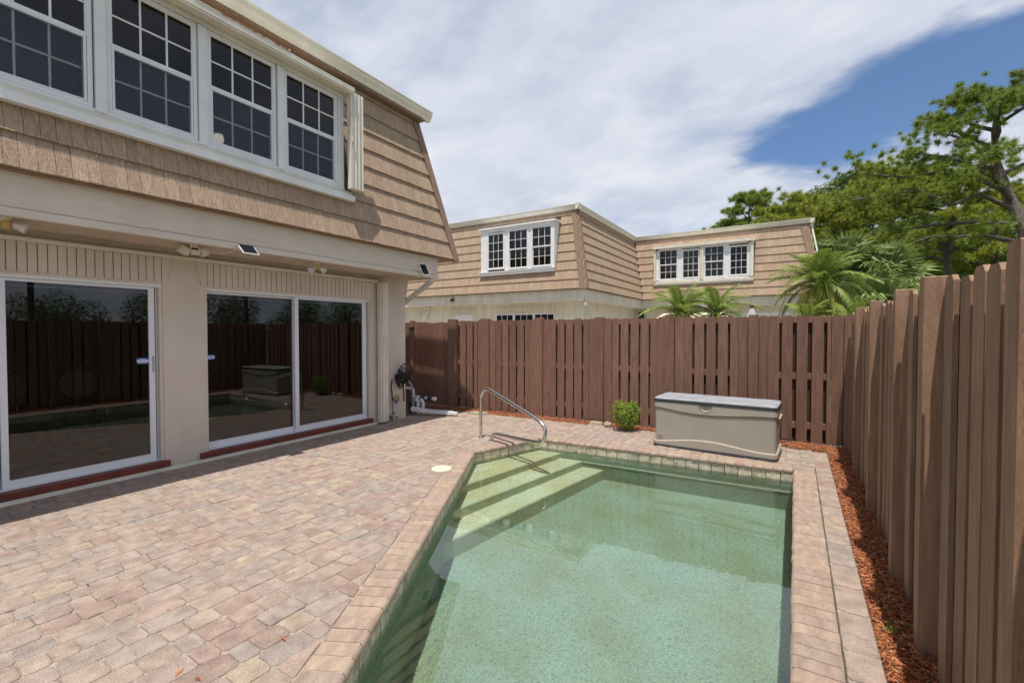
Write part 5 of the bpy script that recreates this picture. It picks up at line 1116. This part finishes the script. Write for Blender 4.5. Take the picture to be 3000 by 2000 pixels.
def burst_mesh(n, L, r_):
    vs = []; fs = []
    for i in range(n):
        d = Vector((r_.gauss(0,1), r_.gauss(0,1), r_.gauss(0.5,0.85))).normalized(); w = d.orthogonal().normalized(); w = (Matrix.Rotation(r_.uniform(0,6.28), 3, d) @ w)*L*0.042; l = L*r_.uniform(0.65, 1.1); c = d*L*r_.uniform(-0.05,0.25)
        j = len(vs); vs += [c-w, c+w, c+d*l]; fs.append((j,j+1,j+2))
    return vs, fs
_rb = random.Random(3); BURSTS = [burst_mesh(95, 1.0, _rb) for _ in range(6)]
def pine(base, pts, limbs, mat, label, seed, bsize=0.34, tr=0.2, cat='tree'):
    """trunk polyline; limbs: (height fraction, azimuth, length, rise, clumps)"""
    t = thing('pine_tree', base, label, cat, 'pine trees beyond the back fence'); r_ = random.Random(seed); B0 = Vector(base)
    P = [B0+Vector(p) for p in pts]; n_ = len(P); k = MB(); k.tube(P, [tr*(1-0.82*i/(n_-1))+0.02 for i in range(n_)], 9)
    cr = MB()
    def tuft(c, s):
        vs, fs = r_.choice(BURSTS); m_ = Matrix.Rotation(r_.uniform(0, 6.28), 3, 'Z'); cr.add([c+(m_ @ v)*s for v in vs], fs)
    def at(f):
        f = f*(n_-1); j = min(n_-2, int(f)); return P[j].lerp(P[j+1], f-j)
    for (h, az, ln, rise, nt) in limbs:
        a = at(h); az = R(az); d = Vector((math.cos(az), math.sin(az), 0)); lp = [a]
        for i in range(1, 6):
            s = i/5; lp.append(a+d*ln*s+Vector((0,0,ln*(rise*s+0.18*math.sin(s*3.0)*0.5)))+Vector((r_.gauss(0,.05), r_.gauss(0,.05), r_.gauss(0,.05)))*ln*0.4)
        k.tube(lp, [max(0.028, tr*0.36*(1-0.8*i/5)*(0.6+0.4*min(1, ln/3))) for i in range(6)], 6)
        pads = []
        for i in range(max(2, min(5, int(ln*0.9)))):
            f = min(4.999, (0.38+0.62*(i+r_.random()*0.7)/max(2, min(5, int(ln*0.9))))*5); j = int(f); p = lp[j].lerp(lp[j+1], f-j)
            c = p+Vector((r_.gauss(0,1), r_.gauss(0,1), 0.45+r_.gauss(0,0.25)))*(0.07*ln+0.12); pads.append(c); k.tube([p, p.lerp(c, 0.55)+Vector((0,0,-0.05)), c-Vector((0,0,bsize*0.3))], [0.035, 0.022, 0.012], 4, 0, False)
        pads.append(lp[-1])
        for q_ in range(int(nt*1.25)):
            c = pads[q_ % len(pads)]; pr_ = 0.30+0.055*ln
            q = c+Vector((r_.gauss(0,1)*pr_, r_.gauss(0,1)*pr_, r_.gauss(0,0.36)*pr_))
            tuft(q, bsize*r_.uniform(0.6, 0.95))
    k.build('trunk', M['bark'], t); cr.build('crown', M[mat], t)
def whorl(seed, z0, z1, n, ln0, ln1, rise, nt, azs=(0, 360)):
    r_ = random.Random(seed); out = []
    for i in range(n):
        s = i/max(1, n-1); out.append((z0+(z1-z0)*s, azs[0]+(azs[1]-azs[0])*((i*0.382) % 1.0)+r_.uniform(-20,20), (ln0+(ln1-ln0)*s)*r_.uniform(0.8,1.2), rise+0.3*s, int(nt*r_.uniform(0.7,1.2))))
    return out
def gp(px, depth): d = FW*FPX+RT*(px-1500); d = d/d.dot(FW)*depth; return (d.x, d.y, 0.0)
# the big leaning pine at the right edge
pine(gp(3010, 20), [(0,0,-.2),(-0.05,0,3),(-0.1,0.1,6),(-0.6,0.5,7.9),(-0.9,0.7,9.3),(-1.0,0.7,10.8),(-0.9,0.7,11.8)],
     [(0.42,205,6.6,0.10,71),(0.50,190,6.0,0.22,68),(0.46,240,5.0,0.12,52),(0.56,215,4.6,0.25,62),(0.36,185,6.8,-0.06,62),(0.62,150,3.2,0.35,40),(0.66,220,3.2,0.4,46),(0.74,195,2.6,0.5,46),(0.78,260,2.4,0.45,40),(0.84,170,2.2,0.5,46),(0.86,330,2.0,0.4,37),(0.92,220,1.7,0.6,46),(0.95,60,1.7,0.6,40),(0.99,180,1.2,0.8,43),(0.99,300,1.2,0.8,40),(0.6,30,3.5,0.2,40),(0.4,60,4.5,0.0,40),(0.3,215,5.5,-0.05,46)],
     'pine', 'tall leaning pine with long bare limbs at the right edge of the view', 71, 0.30, 0.30)
pine(gp(2620, 30), [(0,0,-.2),(0.1,0,4),(0,0,7.5),(-0.3,0.2,9.5),(-0.5,0.2,11.6)], whorl(12, 0.62, 1.0, 17, 4.2, 1.4, 0.12, 30), 'pine_yellow', 'flat topped bright green pine at the middle of the tree line', 72, 0.42, 0.26)
pine(gp(2770, 27), [(0,0,-.2),(0.1,0.1,3),(0.0,0,6),(0.3,0.1,8.5),(0.2,0.1,10.2)], whorl(14, 0.45, 1.0, 20, 4.2, 1.4, 0.08, 30, (90,330)), 'pine_yellow', 'spreading pine between the flat topped pine and the tall leaning one', 73, 0.40, 0.26)
pine(gp(2190, 42), [(0,0,-.2),(0.1,0,6),(0,0,10),(0,0.1,13.8)], whorl(16, 0.66, 0.99, 15, 2.5, 1.3, 0.12, 26), 'pine', 'small round crowned pine behind the far wing roof, leftmost of the trees', 74, 0.48, 0.2)
pine(gp(2320, 36), [(0,0,-.2),(0.1,0,5),(0,0,8),(0,0.1,11.2)], whorl(18, 0.62, 0.99, 16, 3.4, 1.6, 0.12, 26), 'pine_yellow', 'yellowish tufted pine just above the far wing roof', 75, 0.48, 0.22)
pine(gp(2120, 44), [(0,0,-.2),(0,0,6),(0,0,11.2)], whorl(20, 0.72, 0.99, 10, 2.0, 1.2, 0.1, 20), 'pine', 'low pine tuft peeping over the far wing gutter', 76, 0.48, 0.18)
pine(gp(2430, 33), [(0,0,-.2),(0,0,5),(0.1,0,9.8)], whorl(22, 0.55, 0.99, 16, 3.0, 1.5, 0.1, 26), 'pine_yellow', 'leafy young pine behind the end of the far wing', 77, 0.44, 0.2)
pine(gp(2860, 33), [(0,0,-.2),(0.1,0,5),(0,0.1,9.0)], whorl(24, 0.40, 0.99, 20, 4.2, 1.8, 0.08, 28), 'pine', 'shaded pine behind the spreading limbs at the right', 78, 0.44, 0.24)
pine(gp(2690, 38), [(0,0,-.2),(0,0,5),(0,0,9.5)], whorl(26, 0.45, 0.99, 18, 3.8, 1.6, 0.08, 26), 'pine_dark', 'dark pine standing behind the flat topped pine', 79, 0.48, 0.24)
pine(gp(2570, 36), [(0,0,-.2),(0,0,4),(0,0,8.0)], whorl(28, 0.4, 0.99, 16, 3.0, 1.5, 0.08, 24), 'pine', 'bushy pine behind the fan palms', 80, 0.46, 0.22)
def broad(base, h, blobs, label, seed, n=1500, size=0.2, mat='oak'):
    t = thing('broadleaf_tree', base, label, 'tree', 'broadleaf trees beyond the back fence'); r_ = random.Random(seed); B0 = Vector(base)
    k = MB(); k.tube([B0+Vector((0,0,-.2)), B0+Vector((0.2,0,h*0.35)), B0+Vector((0,0.1,h*0.6))], [0.3,0.22,0.14], 8)
    f = MB()
    for i, (x_, y_, z_, rx_, rz_) in enumerate(blobs):
        c = B0+RT*x_+Vector((0,0,z_))+FW*y_; k.tube([B0+Vector((0,0.05,h*0.45)), B0.lerp(c, 0.6)+Vector((0,0,h*0.3)), c], [0.12,0.07,0.02], 6)
        leafball(f, tuple(c), (rx_,rx_,rz_), n, size, seed*31+i, hollow=0.4)
        for j in range(5): a = r_.uniform(0,6.28); leafball(f, tuple(c+Vector((math.cos(a)*rx_*0.9, math.sin(a)*rx_*0.9, r_.uniform(-0.2,0.9)*rz_))), (rx_*0.4,rx_*0.4,rz_*0.35), n//6, size*0.9, seed*77+i*9+j, hollow=0.2)
    k.build('trunk', M['bark'], t); f.build('crown', M[mat], t)
pine(gp(2905, 29), [(0,0,-.2),(0.1,0.1,4),(0.0,0,7),(0.2,0.1,9.8)], whorl(44, 0.5, 1.0, 20, 4.0, 1.5, 0.10, 30), 'pine_yellow', 'pine with pale tufts close behind the lower limbs of the tall leaning pine', 81, 0.42, 0.24)
pine(gp(2540, 40), [(0,0,-.2),(0.1,0,6),(0,0,13.2)], whorl(46, 0.55, 0.99, 18, 3.8, 1.6, 0.08, 28), 'pine', 'tall pine between the wispy broadleaf tree and the flat topped pine', 82, 0.46, 0.22)
broad(gp(2420, 48), 15, [(-3,0,14.0,2.4,1.7),(0.4,0,15.4,2.8,2.0),(3.6,0,15.8,2.8,2.2),(0,0,12.0,4.0,2.6),(4.5,-1,11.6,3.6,2.8)], 'wispy dark green broadleaf tree rising behind the far wing roof', 4, 1300, 0.26)
broad(gp(2760, 52), 12, [(-4,0,9,3.4,3),(0,0,10,3.6,3),(4,0,9.5,3.4,3),(7.5,0,9,3.2,3)], 'dark broadleaf tree filling the gap behind the spreading pines', 9, 1100, 0.28)
broad(gp(2640, 50), 9, [(-3,0,4.5,3,3.2),(0.5,0,5.5,3,3.6),(4,0,4.5,3,3.2),(-5.5,0,3.5,2.4,2.6)], 'dense dark broadleaf thicket tree behind the fan palms', 6, 900, 0.28)
broad(gp(2880, 46), 9, [(-3,0,4.2,2.8,3),(0.5,0,5.2,3,3.6),(4,0,4.5,3,3.2),(7,0,5,3,4)], 'dense dark broadleaf tree low behind the right fence', 7, 900, 0.28)
# tree belt beyond the right fence: out of frame, mirrored in the sliding doors
k = MB(); r_ = random.Random(9)
for i in range(46):
    x_ = 26+r_.uniform(0,8); y_ = -4+i*1.35; h = r_.choice([3.2,3.8,4.4,4.9,5.6])*r_.uniform(0.9,1.1); leafball(k, (x_,y_,h*0.5), (1.6,1.6,h*0.55), 2000, 0.11, 900+i, hollow=0.4)
tag(k.build('tree_belt', M['oak']), kind='stuff')
for i, (x_, y_, h, lb) in enumerate(((24,7.5,5.3,'slim cabbage palm mirrored in the left sliding glass door'),(27,21,6.0,'cabbage palm mirrored in the right hand pair of sliding glass doors'))):
    t = thing('cabbage_palm', (x_,y_,0), lb, 'palm')
    k = MB(); k.tube([(x_,y_,0),(x_+0.1,y_,h)], 0.14, 7); k.build('trunk', M['palmtrunk'], t)
    k = MB(); leafball(k, (x_+0.1,y_,h+0.2), (0.9,0.9,0.75), 420, 0.2, 400+i, hollow=0.2); k.build('crown', M['oak'], t)
